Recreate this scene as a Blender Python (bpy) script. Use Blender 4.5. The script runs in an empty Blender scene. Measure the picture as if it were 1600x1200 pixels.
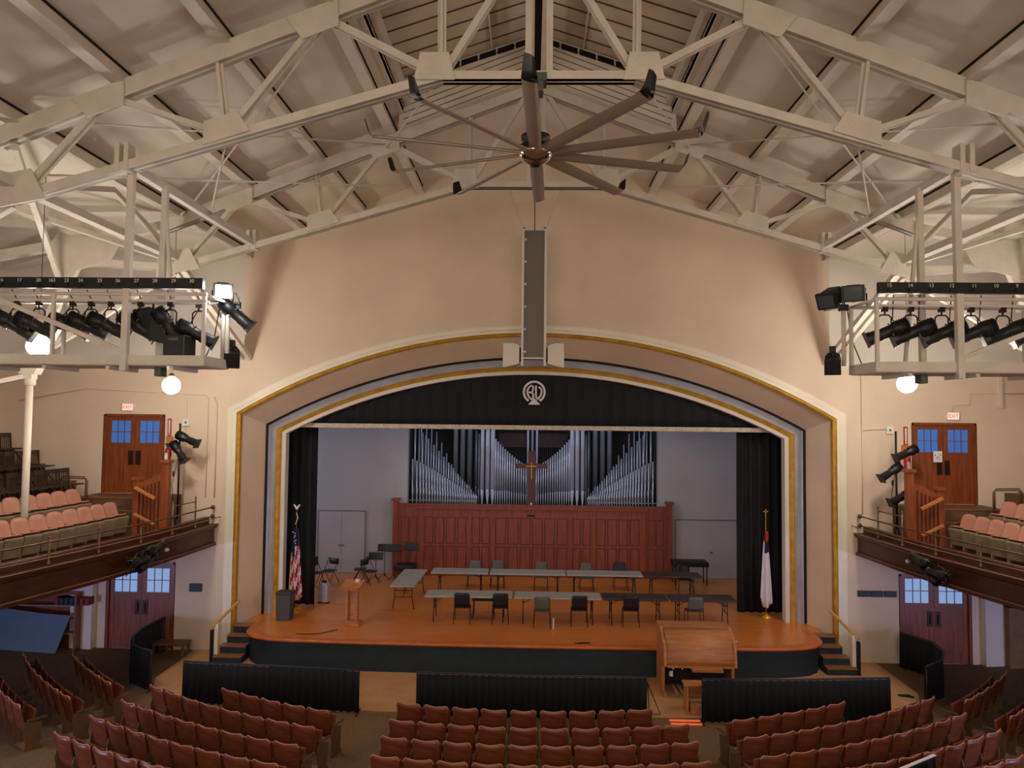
import bpy, math, random
from mathutils import Vector, Matrix
random.seed(7)
PI=math.pi
COL=bpy.context.scene.collection
R=math.radians

# ------------------------------------------------------------------ materials
def lin(c):
    return tuple(((x/255)/12.92 if x/255<=0.04045 else ((x/255+0.055)/1.055)**2.4) for x in c)
MATS={}
def mat(name,rgb,rough=0.6,metal=0.0,var=0.08,scale=6.0,bump=0.0,stretch=None,rgb2=None,spec=0.5,sheen=0.0):
    if name in MATS: return MATS[name]
    m=bpy.data.materials.new(name); m.use_nodes=True
    nt=m.node_tree; b=nt.nodes['Principled BSDF']
    tc=nt.nodes.new('ShaderNodeTexCoord'); mp=nt.nodes.new('ShaderNodeMapping')
    no=nt.nodes.new('ShaderNodeTexNoise'); cr=nt.nodes.new('ShaderNodeValToRGB')
    no.inputs['Scale'].default_value=scale; no.inputs['Detail'].default_value=4
    if stretch: mp.inputs['Scale'].default_value=stretch
    L=nt.links.new
    L(tc.outputs['Object'],mp.inputs['Vector']); L(mp.outputs['Vector'],no.inputs['Vector']); L(no.outputs['Fac'],cr.inputs['Fac'])
    c=lin(rgb); c2=lin(rgb2) if rgb2 else tuple(x*(1-2*var) for x in c)
    c1=c if rgb2 else tuple(min(1,x*(1+var)) for x in c)
    cr.color_ramp.elements[0].position=0.3; cr.color_ramp.elements[1].position=0.7
    cr.color_ramp.elements[0].color=(*c2,1); cr.color_ramp.elements[1].color=(*c1,1)
    L(cr.outputs['Color'],b.inputs['Base Color'])
    b.inputs['Roughness'].default_value=rough; b.inputs['Metallic'].default_value=metal
    b.inputs['Specular IOR Level'].default_value=spec
    if sheen: b.inputs['Sheen Weight'].default_value=sheen
    if bump:
        bp=nt.nodes.new('ShaderNodeBump'); bp.inputs['Strength'].default_value=bump; bp.inputs['Distance'].default_value=0.02
        L(no.outputs['Fac'],bp.inputs['Height']); L(bp.outputs['Normal'],b.inputs['Normal'])
    MATS[name]=m; return m
def emit(name,rgb,strength):
    if name in MATS: return MATS[name]
    m=bpy.data.materials.new(name); m.use_nodes=True
    b=m.node_tree.nodes['Principled BSDF']
    b.inputs['Base Color'].default_value=(*lin(rgb),1)
    b.inputs['Emission Color'].default_value=(*lin(rgb),1); b.inputs['Emission Strength'].default_value=strength
    MATS[name]=m; return m
tan=mat('tan_plaster',(224,202,178),0.75,var=0.05,scale=0.5)
lowwall=mat('lower_plaster',(214,196,182),0.75,var=0.04,scale=0.6)
cream=mat('cream_plaster',(222,214,202),0.7,var=0.04,scale=0.6)
ceilm=mat('ceiling_board',(232,224,212),0.8,scale=0.55,rgb2=(212,201,186))
slatm=mat('lantern_board',(226,212,190),0.8,scale=1.2,rgb2=(206,190,164))
steel=mat('painted_steel',(218,208,194),0.45,var=0.05,scale=3)
dark=mat('dark_gap',(14,11,9),0.9,var=0.1)
white=mat('white_trim_paint',(232,222,202),0.5,var=0.03,scale=2)
gold=mat('gold_leaf',(226,176,58),0.32,metal=0.5,scale=5,rgb2=(196,146,40))
silver=mat('silver_cove',(186,186,196),0.35,metal=0.4,var=0.08,scale=2)
black=mat('black_metal',(16,17,18),0.45,var=0.2,scale=8)
blackt=mat('black_cloth',(20,20,26),0.85,var=0.2,scale=10)
navy=mat('navy_drape',(9,9,20),0.85,var=0.2,scale=7)
valm=mat('valance_velvet',(15,14,20),0.8,var=0.2,scale=7)
fringe=mat('silver_fringe',(222,208,192),0.6,var=0.25,scale=30,stretch=(4,1,0.3))
stagewood=mat('stage_boards',(226,140,64),0.3,scale=3,stretch=(0.35,9,1),rgb2=(200,116,50))
nosing=mat('stage_nosing',(206,112,48),0.35,var=0.1,scale=4)
stageface=mat('stage_fascia_teal',(30,48,60),0.6,var=0.12,scale=3)
carpet=mat('brown_carpet',(122,96,64),0.95,var=0.1,scale=14,bump=0.2)
pitfl=mat('pit_linoleum',(200,150,104),0.6,var=0.06,scale=2)
riserm=mat('pale_step_board',(170,142,104),0.7,var=0.08,scale=3)
seatwood=mat('seat_plywood',(134,70,45),0.34,scale=3,stretch=(1,1,5),rgb2=(98,47,30))
seatedge=mat('seat_edge_highlight',(190,128,92),0.4,var=0.05)  # paler than the plywood: light along the seat tops is in this colour
seatmetal=mat('seat_standard_paint',(96,70,46),0.5,var=0.1)
pinkseat=mat('pink_seat_back',(180,124,102),0.5,var=0.08,scale=4)
olive=mat('olive_seat_pan',(128,110,84),0.7,var=0.1,scale=5)
oak=mat('red_oak_door',(146,76,36),0.4,scale=2.5,stretch=(6,6,0.6),rgb2=(112,52,24))
oakd=mat('organ_screen_oak',(150,70,44),0.45,scale=2.5,stretch=(6,6,0.6),rgb2=(118,50,32))
oakl=mat('console_oak',(196,130,76),0.5,scale=3,stretch=(0.6,5,6),rgb2=(168,104,56))
balcw=mat('balcony_walnut',(84,44,26),0.4,scale=2.5,stretch=(1,1,5),rgb2=(60,30,18))
brass=mat('aged_brass_rail',(112,82,54),0.38,metal=0.55,var=0.1)
stwall=mat('stage_white_wall',(178,172,172),0.7,var=0.03,scale=0.8)
tin=mat('organ_pipe_tin',(206,212,226),0.32,metal=0.35,var=0.06,scale=3)
tin2=mat('organ_pipe_zinc',(160,168,186),0.36,metal=0.35,var=0.06,scale=3)
chamber=mat('organ_chamber_board',(40,34,34),0.85,var=0.1,scale=2)
mauve=mat('organ_louvre_panel',(78,56,56),0.7,var=0.1)
greytop=mat('grey_table_top',(172,166,154),0.5,var=0.04)
browntop=mat('brown_table_top',(62,48,38),0.5,var=0.1)
chairgrey=mat('grey_chair_shell',(96,92,84),0.5,var=0.1)
chairblk=mat('black_chair_shell',(17,17,22),0.5,var=0.1)
bladem=mat('fan_blade_alu',(160,146,130),0.4,metal=0.4,var=0.04)
chrome=mat('fan_hub_copper_chrome',(200,185,175),0.12,metal=1.0,var=0.03)
gungrey=mat('fan_mount_grey',(92,96,92),0.5,metal=0.3,var=0.08)
spkgrey=mat('speaker_grille',(112,104,98),0.6,var=0.04,scale=60)
red=mat('red_enamel',(170,24,20),0.35,var=0.05)
paper=mat('white_paper',(228,224,218),0.8,var=0.02)
fwhite=mat('flag_white',(222,218,226),0.8,var=0.03)
fred=mat('flag_red',(176,28,44),0.8,var=0.05)
fblue=mat('flag_blue',(30,34,84),0.8,var=0.05)
bluebd=mat('pale_blue_board',(84,108,124),0.55,var=0.06,scale=1.5)
bookr=mat('book_red',(120,44,40),0.7,var=0.1); bookb=mat('book_navy',(40,44,66),0.7,var=0.1)
darkwood=mat('dark_folding_chair_wood',(66,52,38),0.55,scale=4,rgb2=(48,37,27))
glassblue=emit('blue_lit_pane',(58,112,190),0.35)
glasspale=emit('pale_lit_pane',(150,185,225),0.5)
globem=emit('globe_glass_lit',(255,244,230),158)
lampem=emit('lamp_lens_lit',(225,240,255),90)
exitm=emit('exit_face_lit',(255,190,180),0.9)
exitred=emit('exit_letter_lit',(220,30,30),0.8)
matred=emit('amber_strip_lit',(255,110,60),0.5)

# ------------------------------------------------------------------ mesh builder
class MB:
    def __init__(s): s.v=[]; s.f=[]; s.sm=[]; s.mi=[]; s.M=Matrix.Identity(4); s.m=0
    def add(s,vs,fs,smooth=False):
        n=len(s.v); s.v+= [tuple(s.M@Vector(p)) for p in vs]
        s.f+=[tuple(n+i for i in f) for f in fs]; s.sm+=[smooth]*len(fs); s.mi+=[s.m]*len(fs); return s
    def box(s,x0,x1,y0,y1,z0,z1):
        return s.add([(x0,y0,z0),(x1,y0,z0),(x1,y1,z0),(x0,y1,z0),(x0,y0,z1),(x1,y0,z1),(x1,y1,z1),(x0,y1,z1)],
              [(0,3,2,1),(4,5,6,7),(0,1,5,4),(1,2,6,5),(2,3,7,6),(3,0,4,7)])
    def cb(s,c,sx,sy,sz): return s.box(c[0]-sx/2,c[0]+sx/2,c[1]-sy/2,c[1]+sy/2,c[2]-sz/2,c[2]+sz/2)
    def bar(s,a,b,w,h,up=(0,0,1)):
        a=Vector(a);b=Vector(b);d=(b-a).normalized();u=Vector(up)
        if abs(d.dot(u))>0.99: u=Vector((0,1,0))
        r=d.cross(u).normalized();u=r.cross(d)
        vs=[]
        for p in (a,b):
            for i,j in ((-1,-1),(1,-1),(1,1),(-1,1)): vs.append(p+r*i*w/2+u*j*h/2)
        return s.add(vs,[(0,3,2,1),(4,5,6,7),(0,1,5,4),(1,2,6,5),(2,3,7,6),(3,0,4,7)])
    def tube(s,pts,r,n=8,caps=True):
        pts=[Vector(p) for p in pts]; rings=[]; prev=None
        rr=r if isinstance(r,(list,tuple)) else [r]*len(pts)
        for i,p in enumerate(pts):
            d=((pts[min(i+1,len(pts)-1)]-p).normalized()+(p-pts[max(i-1,0)]).normalized()).normalized()
            if prev is None:
                u=Vector((0,0,1)) if abs(d.z)<0.9 else Vector((1,0,0)); u=(u-d*u.dot(d)).normalized()
            else: u=(prev-d*prev.dot(d)).normalized()
            prev=u; w=d.cross(u)
            rings.append([p+(u*math.cos(2*PI*k/n)+w*math.sin(2*PI*k/n))*rr[i] for k in range(n)])
        vs=[q for g in rings for q in g]; fs=[]
        for i in range(len(pts)-1):
            for k in range(n): fs.append((i*n+k,i*n+(k+1)%n,(i+1)*n+(k+1)%n,(i+1)*n+k))
        if caps: fs.append(tuple(range(n-1,-1,-1))); fs.append(tuple((len(pts)-1)*n+k for k in range(n)))
        return s.add(vs,fs,True)
    def lathe(s,prof,n=16,c=(0,0,0),axis='Z'):
        vs=[];fs=[]
        for r,h in prof:
            for k in range(n):
                a=2*PI*k/n; x,y=r*math.cos(a),r*math.sin(a)
                p=(x,y,h) if axis=='Z' else ((x,h,y) if axis=='Y' else (h,x,y))
                vs.append((p[0]+c[0],p[1]+c[1],p[2]+c[2]))
        m=len(prof)
        for i in range(m-1):
            for k in range(n):
                q=(i*n+k,i*n+(k+1)%n,(i+1)*n+(k+1)%n,(i+1)*n+k); fs.append(q if axis!='Y' else q[::-1])
        fs.append(tuple(range(n))[::-1]); fs.append(tuple((m-1)*n+k for k in range(n)))
        return s.add(vs,fs,True)
    def prism(s,poly,a,b,plane='XZ'):
        n=len(poly); vs=[]
        for t in (a,b):
            for (u,w) in poly: vs.append((u,t,w) if plane=='XZ' else ((u,w,t) if plane=='XY' else (t,u,w)))
        fs=[tuple(range(n)),tuple(range(2*n-1,n-1,-1))]+[(i,i+n,(i+1)%n+n,(i+1)%n) for i in range(n)]
        return s.add(vs,fs)
    def grid(s,rows,smooth=True,close=False):
        n=len(rows[0]); vs=[p for r in rows for p in r]; fs=[]
        R_=len(rows)
        for i in range(R_ if close else R_-1):
            for k in range(n-1): fs.append((i*n+k,i*n+k+1,((i+1)%R_)*n+k+1,((i+1)%R_)*n+k))
        return s.add(vs,fs,smooth)
    def build(s,name,m,parent=None,solid=0,bevel=0):
        me=bpy.data.meshes.new(name); me.from_pydata(s.v,[],s.f)
        for i,p in enumerate(me.polygons): p.use_smooth=s.sm[i]; p.material_index=s.mi[i]
        ms=m if isinstance(m,(list,tuple)) else [m]
        for x in ms: me.materials.append(x)
        me.update()
        o=bpy.data.objects.new(name,me); COL.objects.link(o)
        if parent: o.parent=parent
        if solid:
            md=o.modifiers.new('solid','SOLIDIFY'); md.thickness=solid; md.offset=0
        if bevel:
            md=o.modifiers.new('bevel','BEVEL'); md.width=bevel; md.segments=2; md.limit_method='ANGLE'
        return o
def tag(o,label=None,cat=None,group=None,kind=None):
    if label: o['label']=label
    if cat: o['category']=cat
    if group: o['group']=group
    if kind: o['kind']=kind
    return o
def thing(name,label,cat,loc=(0,0,0),rz=0,group=None):
    o=bpy.data.objects.new(name,None); COL.objects.link(o); o.location=loc; o.rotation_euler=(0,0,rz)
    o.empty_display_size=0.1
    return tag(o,label,cat,group)
def struct(name,mb,m,label=None):
    o=mb.build(name,m); o['kind']='structure'
    if label: o['label']=label
    return o
KIDS={}
def copy_thing(root,loc,rot,label,group=None,scale=None):
    r=root.copy(); COL.objects.link(r); r.location=loc; r.rotation_euler=rot if isinstance(rot,(tuple,list)) else (0,0,rot)
    if scale: r.scale=scale
    r['label']=label
    if group: r['group']=group
    kids=KIDS.get(root.name)
    if kids is None:
        kids=[(c,list(c.children)) for c in root.children]; KIDS[root.name]=kids
    for ch,gr in kids:
        c=ch.copy(); COL.objects.link(c); c.parent=r
        for g in gr:
            d=g.copy(); COL.objects.link(d); d.parent=c
    return r
def text(s,size,m,parent,loc,name='lettering',rot=(PI/2,0,0),ext=0.002):
    cu=bpy.data.curves.new('t',type='FONT'); cu.body=s; cu.size=size; cu.extrude=ext; cu.align_x='CENTER'; cu.align_y='CENTER'
    to=bpy.data.objects.new('t',cu); COL.objects.link(to)
    me=bpy.data.meshes.new_from_object(to); bpy.data.objects.remove(to)
    me.materials.clear(); me.materials.append(m)
    o=bpy.data.objects.new(name,me); COL.objects.link(o); o.parent=parent; o.location=loc; o.rotation_euler=rot; return o
ORD=['first','second','third','fourth','fifth','sixth','seventh','eighth','ninth','tenth','eleventh','twelfth','thirteenth','fourteenth']
def vlerp(a,b,t): return tuple(x+(y-x)*t for x,y in zip(a,b))

# ------------------------------------------------------------------ key numbers
WY=20.45; SZ=0.77; OC=26.6         # front wall depth, stage height, centre of the seating circles
RS=0.385
def deck(x): return 14.35-RS*abs(x)
def chordz(x): return 13.93-RS*abs(x)
def arc(half,zc,Rr,z0,n=40):
    """opening outline from bottom left up, over the arch, down to bottom right (x,z)"""
    top=zc+Rr-math.sqrt(Rr*Rr-half*half)
    pts=[(-half,z0),(-half,z0+(zc-z0)*.5),(-half,zc)]
    for i in range(1,n):
        x=-half+2*half*i/n; pts.append((x,top-(Rr-math.sqrt(Rr*Rr-x*x))))
    return pts+[(half,zc),(half,z0+(zc-z0)*.5),(half,z0)]

# ------------------------------------------------------------------ room shell
def floor_z(x,y):
    r=math.hypot(x,y-OC); return max(0,(r-13.3))*0.05
f=MB(); xs=[-17+34*i/34 for i in range(35)]; ys=[-5+25.45*i/30 for i in range(31)]
f.grid([[(x,y,floor_z(x,y)) for x in xs] for y in ys][::-1]); 
f.box(-17,17,-5,20.45,-0.3,-0.1)
struct('floor',f,carpet)
f=MB(); n=24
front=[(8.1*math.sin(R(a)),0) for a in (0,)]
pp=[(-9.3,20.44),(-9.25,18.2),(-8.9,17.4),(-8.0,16.95),(-6,16.7),(-3.8,16.5),(0,16.36),(3.8,16.5),(6,16.6),(8.0,16.85),(8.9,17.4),(9.25,18.2),(9.3,20.44)]
f.prism(pp,-0.05,0.012,'XY'); struct('floor',f,pitfl,'pale tan floor between the drape rail and the stage')
# pale step boards under the seating rows
RR={1:12.23,2:13.02,3:13.8,4:14.62,5:15.42,6:16.22}
def ring(r0,r1,a0,a1,z0,z1,n=14):
    m=MB(); rows=[]
    for (r,z) in ((r0,z0),(r0,z1),(r1,z1),(r1,z0)):
        rows.append([(r*math.sin(a0+(a1-a0)*k/n),OC-r*math.cos(a0+(a1-a0)*k/n),z) for k in range(n+1)])
    m.grid(rows,False,True); return m
def rowz(i): return {1:0.0,2:0.0,3:0.03,4:0.08,5:0.14,6:0.2}[i]
for i in (3,4,5,6):
    r=RR[i]
    for (xa,xb) in ((-8.2,-3.55),(-2.75,2.8),(3.5,8.35)):
        a0,a1=math.asin(xa/r),math.asin(xb/r)
        struct('trim_1',ring(r-.42,r+.38,a0,a1,-0.02,rowz(i)+.012),riserm)

def plate(outer,holes,y0,y1):
    """flat wall with holes, in the XZ plane between y0 and y1"""
    import bmesh
    bm=bmesh.new(); E=[]
    for loop in [outer]+holes:
        vs=[bm.verts.new((x,y0,z)) for x,z in loop]
        E+=[bm.edges.new((vs[i],vs[(i+1)%len(vs)])) for i in range(len(vs))]
    bmesh.ops.triangle_fill(bm,use_beauty=True,edges=E,normal=(0,-1,0))
    ext=bmesh.ops.extrude_face_region(bm,geom=bm.faces[:])
    for v in [g for g in ext['geom'] if isinstance(g,bmesh.types.BMVert)]: v.co.y=y1
    bmesh.ops.recalc_face_normals(bm,faces=bm.faces[:])
    return bm
def bm_obj(name,bm,m):
    me=bpy.data.meshes.new(name); bm.to_mesh(me); bm.free(); me.materials.append(m)
    o=bpy.data.objects.new(name,me); COL.objects.link(o); o['kind']='structure'; return o
GH,GZ,GR=8.4,6.64,16.2     # rough opening behind the white and gold trim
og=arc(GH,GZ,GR,-0.3)
outer=[(-17,-0.3),(-11.83,-0.3),(-11.83,2.4),(-9.93,2.4),(-9.93,-0.3)]+og+[(9.96,-0.3),(9.96,2.4),(11.86,2.4),(11.86,-0.3),(17,-0.3),(17,7.95),(8.15,7.95),(8.15,14.4-RS*8.15),(0,14.4),(-8.15,14.4-RS*8.15),(-8.15,7.95),(-17,7.95)]
holes=[[(-12.08,4.28),(-10.36,4.28),(-10.36,6.5),(-12.08,6.5)],[(10.36,4.28),(12.08,4.28),(12.08,6.5),(10.36,6.5)]]
bm_obj('wall_front',plate(outer,holes,WY,WY+.3),tan)
for s in (-1,1):
    w=MB(); w.box(min(s*8.15,s*17),max(s*8.15,s*17),WY+.1,WY+.3,7.95,12.0); struct('wall_front',w,cream,'off-white upper wall beside the tan stage wall')
    w=MB(); w.box(min(s*17,s*17.3),max(s*17,s*17.3),-5,WY+.3,-.3,12.5); struct('wall_left' if s<0 else 'wall_right',w,lowwall)
w=MB(); w.box(-17.3,17.3,-5.3,-5,-.3,15); struct('wall_back',w,lowwall)
# ceiling
for s in (-1,1):
    c=MB(); x0,x1=2.95,8.5
    c.prism([(s*x0,deck(x0)),(s*x1,deck(x1)),(s*x1,deck(x1)+.12),(s*x0,deck(x0)+.12)],-5,WY+.3)
    struct('ceiling',c,ceilm)
    c=MB(); c.prism([(0,deck(0)),(s*x0,deck(x0)),(s*x0,deck(x0)+.12),(0,deck(0)+.12)],15.9,WY+.3); struct('ceiling',c,ceilm)
    c=MB(); c.prism([(s*8.5,11.08),(s*17.2,10.95),(s*17.2,11.1),(s*8.5,11.2)],-5,WY+.3); struct('ceiling',c,ceilm)
# lantern (raised ventilating monitor)
LZ=lambda x:15.0-.33*abs(x)
for s in (-1,1):
    c=MB(); c.prism([(0,LZ(0)),(s*3.05,LZ(3.05)),(s*3.05,LZ(3.05)+.1),(0,LZ(0)+.1)],-5,16.0); struct('ceiling',c,slatm)
    c=MB(); y=-4.5
    while y<15.8: c.bar((0,y,LZ(0)-.012),(s*2.98,y,LZ(2.98)-.012),.022,.02); y+=.5
    struct('trim_2',c,mat('board_joint',(96,78,56),.9))
    c=MB(); c.box(min(s*2.95,s*3.05),max(s*2.95,s*3.05),-5,16,deck(2.95)-.05,LZ(3.0)-.16); struct('wall_lantern',c,ceilm)
    c=MB(); y=-4.6
    while y<15.7: c.box(min(s*2.90,s*2.96),max(s*2.90,s*2.96),y,y+.62,LZ(3)-.26,LZ(3)-.13); y+=.72
    struct('trim_3',c,dark)
    c=MB(); 
    for k in range(5):
        xa=.12+.4*k; xb=xa+.36
        c.prism([(s*xa,LZ(xa)-.2),(s*xb,LZ(xb)-.2),(s*xb,LZ(xb)-.08),(s*xa,LZ(xa)-.08)],15.84,15.88)
    struct('trim_3',c,dark)
    c=MB(); c.bar((s*2.99,-5,LZ(3)-.1),(s*2.99,16,LZ(3)-.1),.06,.12); c.bar((s*2.86,-5,deck(2.86)+.25),(s*2.86,15.9,deck(2.86)+.25),.1,.3); c.bar((s*1.0,-5,LZ(1.0)-.06),(s*1.0,15.9,LZ(1.0)-.06),.03,.05)
    struct('trim_4',c,steel)
c=MB(); c.prism([(-3.05,deck(3)-.32),(0,deck(0)-.36),(3.05,deck(3)-.32),(3.0,LZ(3)-.05),(0,LZ(0)-.02),(-3.0,LZ(3)-.05)],15.87,16.05); struct('wall_lantern',c,ceilm)
c=MB()
for k in range(7):
    for s in (-1,1): c.bar((0,15.865,14.05+.14*k),(s*2.95,15.865,14.05+.14*k-RS*2.95),.01,.012)
struct('trim_2',c,MATS['board_joint'])

# ------------------------------------------------------------------ proscenium
def band(name,curves,m,label=None,kind='structure'):
    """curves: list of (outline,y); closed cross-section"""
    mb=MB(); rows=[[(x,y,z) for x,z in o] for o,y in curves]; mb.grid(rows,True,True)
    o=mb.build(name,m); o['kind']=kind
    if label: o['label']=label
    md=o.modifiers.new('es','EDGE_SPLIT'); md.split_angle=R(35)
    return o
def off(d,z0=0.0): return arc(8.28+d,6.57+d*.45,16.08+d,z0)
band('trim_5',[(off(.27),WY+.0),(off(.27),WY-.06),(off(.20),WY-.08),(off(.12),WY-.06),(off(.1),WY-.1),(off(.0),WY-.11),(off(.0),WY+.02)],white,'broad white moulding around the stage opening')
band('trim_6',[(off(0),WY-.08),(off(-.03),WY-.12),(off(-.07),WY-.13),(off(-.11),WY-.1),(off(-.12),WY+.02),(off(0),WY+.02)],gold,'gold bead inside the white moulding')
def offi(d,z0=SZ): return arc(7.8+d,6.24+d*.45,16.07+d,z0)
band('wall_reveal',[(off(-.1),WY),(offi(0.0),21.4),(offi(.15),21.4),(off(.15),WY+.05)],tan,'beige splayed reveal of the stage opening')
band('trim_7',[(offi(.02),21.37),(offi(-.06),21.36),(offi(-.06),21.45),(offi(.02),21.45)],dark,'thin black line around the inner arch')
band('trim_8',[(offi(-.05),21.38),(offi(-.1),21.44),(offi(-.2),21.47),(offi(-.28),21.44),(offi(-.31),21.38),(offi(-.31),21.55),(offi(-.05),21.55)],silver,'silver grey cove of the inner arch')
band('trim_9',[(offi(-.31),21.36),(offi(-.35),21.32),(offi(-.42),21.34),(offi(-.45),21.4),(offi(-.45),21.55),(offi(-.31),21.55)],gold,'gold bead of the inner arch')
band('trim_10',[(offi(-.45),21.42),(offi(-.57),21.42),(offi(-.57),21.7),(offi(-.45),21.7)],cream,'narrow pale edge of the inner arch')
# stage house shell
w=MB(); w.box(-12,-7.85,21.45,21.6,.0,9.5); w.box(7.85,12,21.45,21.6,0,9.5); w.box(-12,12,21.45,21.6,8.35,9.5); struct('wall_stage',w,stwall)
for s in (-1,1):
    w=MB(); w.box(min(s*4.6,s*12),max(s*4.6,s*12),27.2,27.5,0,9.5); struct('wall_stage',w,stwall,'white rear stage wall beside the organ')
    w=MB(); w.box(min(s*12,s*12.2),max(s*12,s*12.2),21.6,27.5,0,9.5); struct('wall_stage',w,stwall)
    w=MB(); w.box(min(s*4.6,s*4.8),max(s*4.6,s*4.8),27.5,30,0,9.5); struct('wall_stage',w,chamber)
w=MB(); w.box(-4.8,4.8,29.9,30.1,0,9.5); w.box(-4.6,4.6,27.2,30,8.2,8.4); struct('wall_stage',w,chamber)
w=MB(); w.box(-12,12,21.5,27.5,9.4,9.6); struct('ceiling',w,stwall)
# stage platform
half=[(0,18.87),(2.5,18.89),(5,18.95),(6.26,19.02),(6.75,19.1),(7.17,19.26),(7.42,19.48),(7.56,19.72),(7.6,20.0),(7.6,20.5)]
pl=[(-x,y) for x,y in half[::-1]]+half[1:]
st=MB(); back=[(7.9,20.5),(7.9,21.5),(12,21.5),(12,30),(-12,30),(-12,21.5),(-7.9,21.5),(-7.9,20.5)]
st.prism(pl+back,.70,SZ,'XY'); struct('floor',st,stagewood,'orange-brown wooden stage floor')
st=MB(); inn=[(x*.994,y+.05) for x,y in pl]; st.grid([[(x,y,-.02) for x,y in inn],[(x,y,.70) for x,y in inn]]); struct('trim_11',st,stageface,'dark teal front face of the stage')
st=MB(); st.grid([[(x*s_,19.2+(y-19.2)*1.0+dy,z) for x,y in pl] for s_,dy,z in ((1.0,-.0,.70),(1.004,-.03,.705),(1.004,-.03,.768),(1.0,.0,.774),(.975,.22,.774))]); struct('trim_12',st,nosing,'reddish wood edge strip of the stage')
# steps at both ends of the stage, with side panel and handrail
for s in (-1,1):
    side='left' if s<0 else 'right'
    t=thing('stage_steps','short flight of teal and wood steps at the %s end of the stage'%side,'steps',(s*7.95,20,0))
    for k in range(4):
        z1=SZ-.0-.19*(k+0) if k else SZ-.002; z1=SZ*(4-k)/4; y1=20.44-.27*k
        xa,xb=7.58,(8.12+.075*k)
        b=MB(); b.box(min(s*xa,s*xb)-s*7.95,max(s*xa,s*xb)-s*7.95,(y1-.27 if k else y1-.27)-20,y1-20,z1-.035,z1)
        b.build('tread',mat('step_tread',(150,98,60),.5,var=.1),t)
        b=MB(); b.box(min(s*xa,s*xb)-s*7.95,max(s*xa,s*xb)-s*7.95,y1-.25-20,y1-20+.0,0.0,z1-.036); b.build('riser',stageface,t)
    b=MB(); b.bar((s*.06,.25,1.42),(s*.44,-.6,.92),.05,.06); b.build('handrail',mat('yellow_pine',(214,164,92),.4,var=.06),t)
    b=MB(); b.box(s*.36-.05,s*.36+.05,-.52,-.42,.2,.98); b.build('post',white,t)
    b=MB(); b.box(s*.45-.03,s*.45+.03,-.62,-.5,.0,.85); b.build('end_panel',blackt,t)

# ------------------------------------------------------------------ doors
def double_door(n,xc,z0,w,h,y,glass,pz0,pz1,label,drapes=False):
    root=thing('door_%d'%n,label,'door',(xc,y,z0)); root['kind']='structure'
    b=MB(); b.box(-w/2-.02,-w/2+.05,-.07,.1,0,h); b.box(w/2-.05,w/2+.02,-.07,.1,0,h); b.box(-w/2,w/2,-.07,.1,h-.05,h+.02); b.build('door_frame',oak,root)
    for s in (-1,1):
        x0,x1=(-w/2+.05,-.005) if s<0 else (.005,w/2-.05); lw=x1-x0; st=.13
        b=MB(); b.box(x0,x0+st,0,.05,0,h-.05); b.box(x1-st,x1,0,.05,0,h-.05); b.box(x0+st,x1-st,0,.05,pz1,h-.05)
        b.box(x0+st,x1-st,0,.05,pz0-.16,pz0); b.box(x0+st,x1-st,0,.05,0,.28); b.box(x0+st,x1-st,.012,.04,.28,pz0-.16)
        for k in (1,2):
            xx=x0+st+(lw-2*st)*k/3; b.box(xx-.009,xx+.009,0.002,.045,pz0,pz1)
        zm=(pz0+pz1)/2; b.box(x0+st,x1-st,0.002,.045,zm-.009,zm+.009)
        lf=b.build('door_leaf',oak,root)
        b=MB(); b.box(x0+st,x1-st,.02,.026,pz0,pz1); b.build('window_pane',glass,lf)
        b=MB(); hx=(x1-.1) if s<0 else x0+.1; b.box(hx-.07,hx+.07,-.012,0,pz0-.62,pz0-.22); b.box(hx-.015,hx+.015,-.05,-.012,pz0-.55,pz0-.3); b.build('push_plate',mat('dark_bronze',(58,40,26),.4,.5),lf)
    return root
double_door(1,-11.22,4.28,1.72,2.2,20.52,glassblue,1.41,2.03,'upper left double oak door with blue panes above the balcony')
double_door(2,11.22,4.28,1.72,2.2,20.52,glassblue,1.41,2.03,'upper right double oak door with blue panes and a notice')
double_door(3,-10.88,0,1.9,2.38,20.52,glasspale,1.54,2.2,'lower left double oak door with pale panes under the balcony')
double_door(4,10.91,0,1.9,2.38,20.52,glasspale,1.6,2.25,'lower right double oak door with pale panes under the balcony')
w=MB(); w.box(-12.4,-9.7,20.95,21.0,-.1,6.8); w.box(9.7,12.4,20.95,21.0,-.1,6.8); struct('wall_lobby',w,dark)
# white piers under the balconies
for s in (-1,1):
    b=MB(); b.box(min(s*12.12,s*12.72),max(s*12.12,s*12.72),20.25,20.46,0,3.3); struct('wall_pier',b,cream,'white pier beside the lower door')
# stage wall doors
for (x0,x1,z1,dbl,lab) in ((-7.85,-6.15,3.0,True,'white double door in the rear stage wall left of the organ'),(5.25,7.6,2.85,False,'flush white door in the rear stage wall right of the organ')):
    root=thing('door_%d'%(5 if dbl else 6),lab,'door',((x0+x1)/2,27.19,SZ)); root['kind']='structure'; w_=x1-x0; h_=z1-SZ
    b=MB(); b.box(-w_/2-.04,-w_/2,-.03,0,0,h_+.04); b.box(w_/2,w_/2+.04,-.03,0,0,h_+.04); b.box(-w_/2,w_/2,-.03,0,h_,h_+.04); b.build('door_frame',mat('grey_frame',(120,114,110),.6),root)
    if dbl:
        for s in (-1,1):
            b=MB(); b.box(min(0.004*s,s*w_/2),max(.004*s,s*w_/2),-.025,0,.01,h_); lf=b.build('door_leaf',stwall,root)
            b=MB(); b.tube([(s*.06,-.03,h_*.45),(s*.06,-.08,h_*.45)],.025); b.build('knob',brass,lf)
    else:
        b=MB(); b.box(-w_/2,w_/2,-.015,0,.01,h_); lf=b.build('door_leaf',stwall,root)
        b=MB(); b.tube([(.1,-.02,h_*.45),(.1,-.07,h_*.45)],.03); b.build('knob',black,lf)

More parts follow.
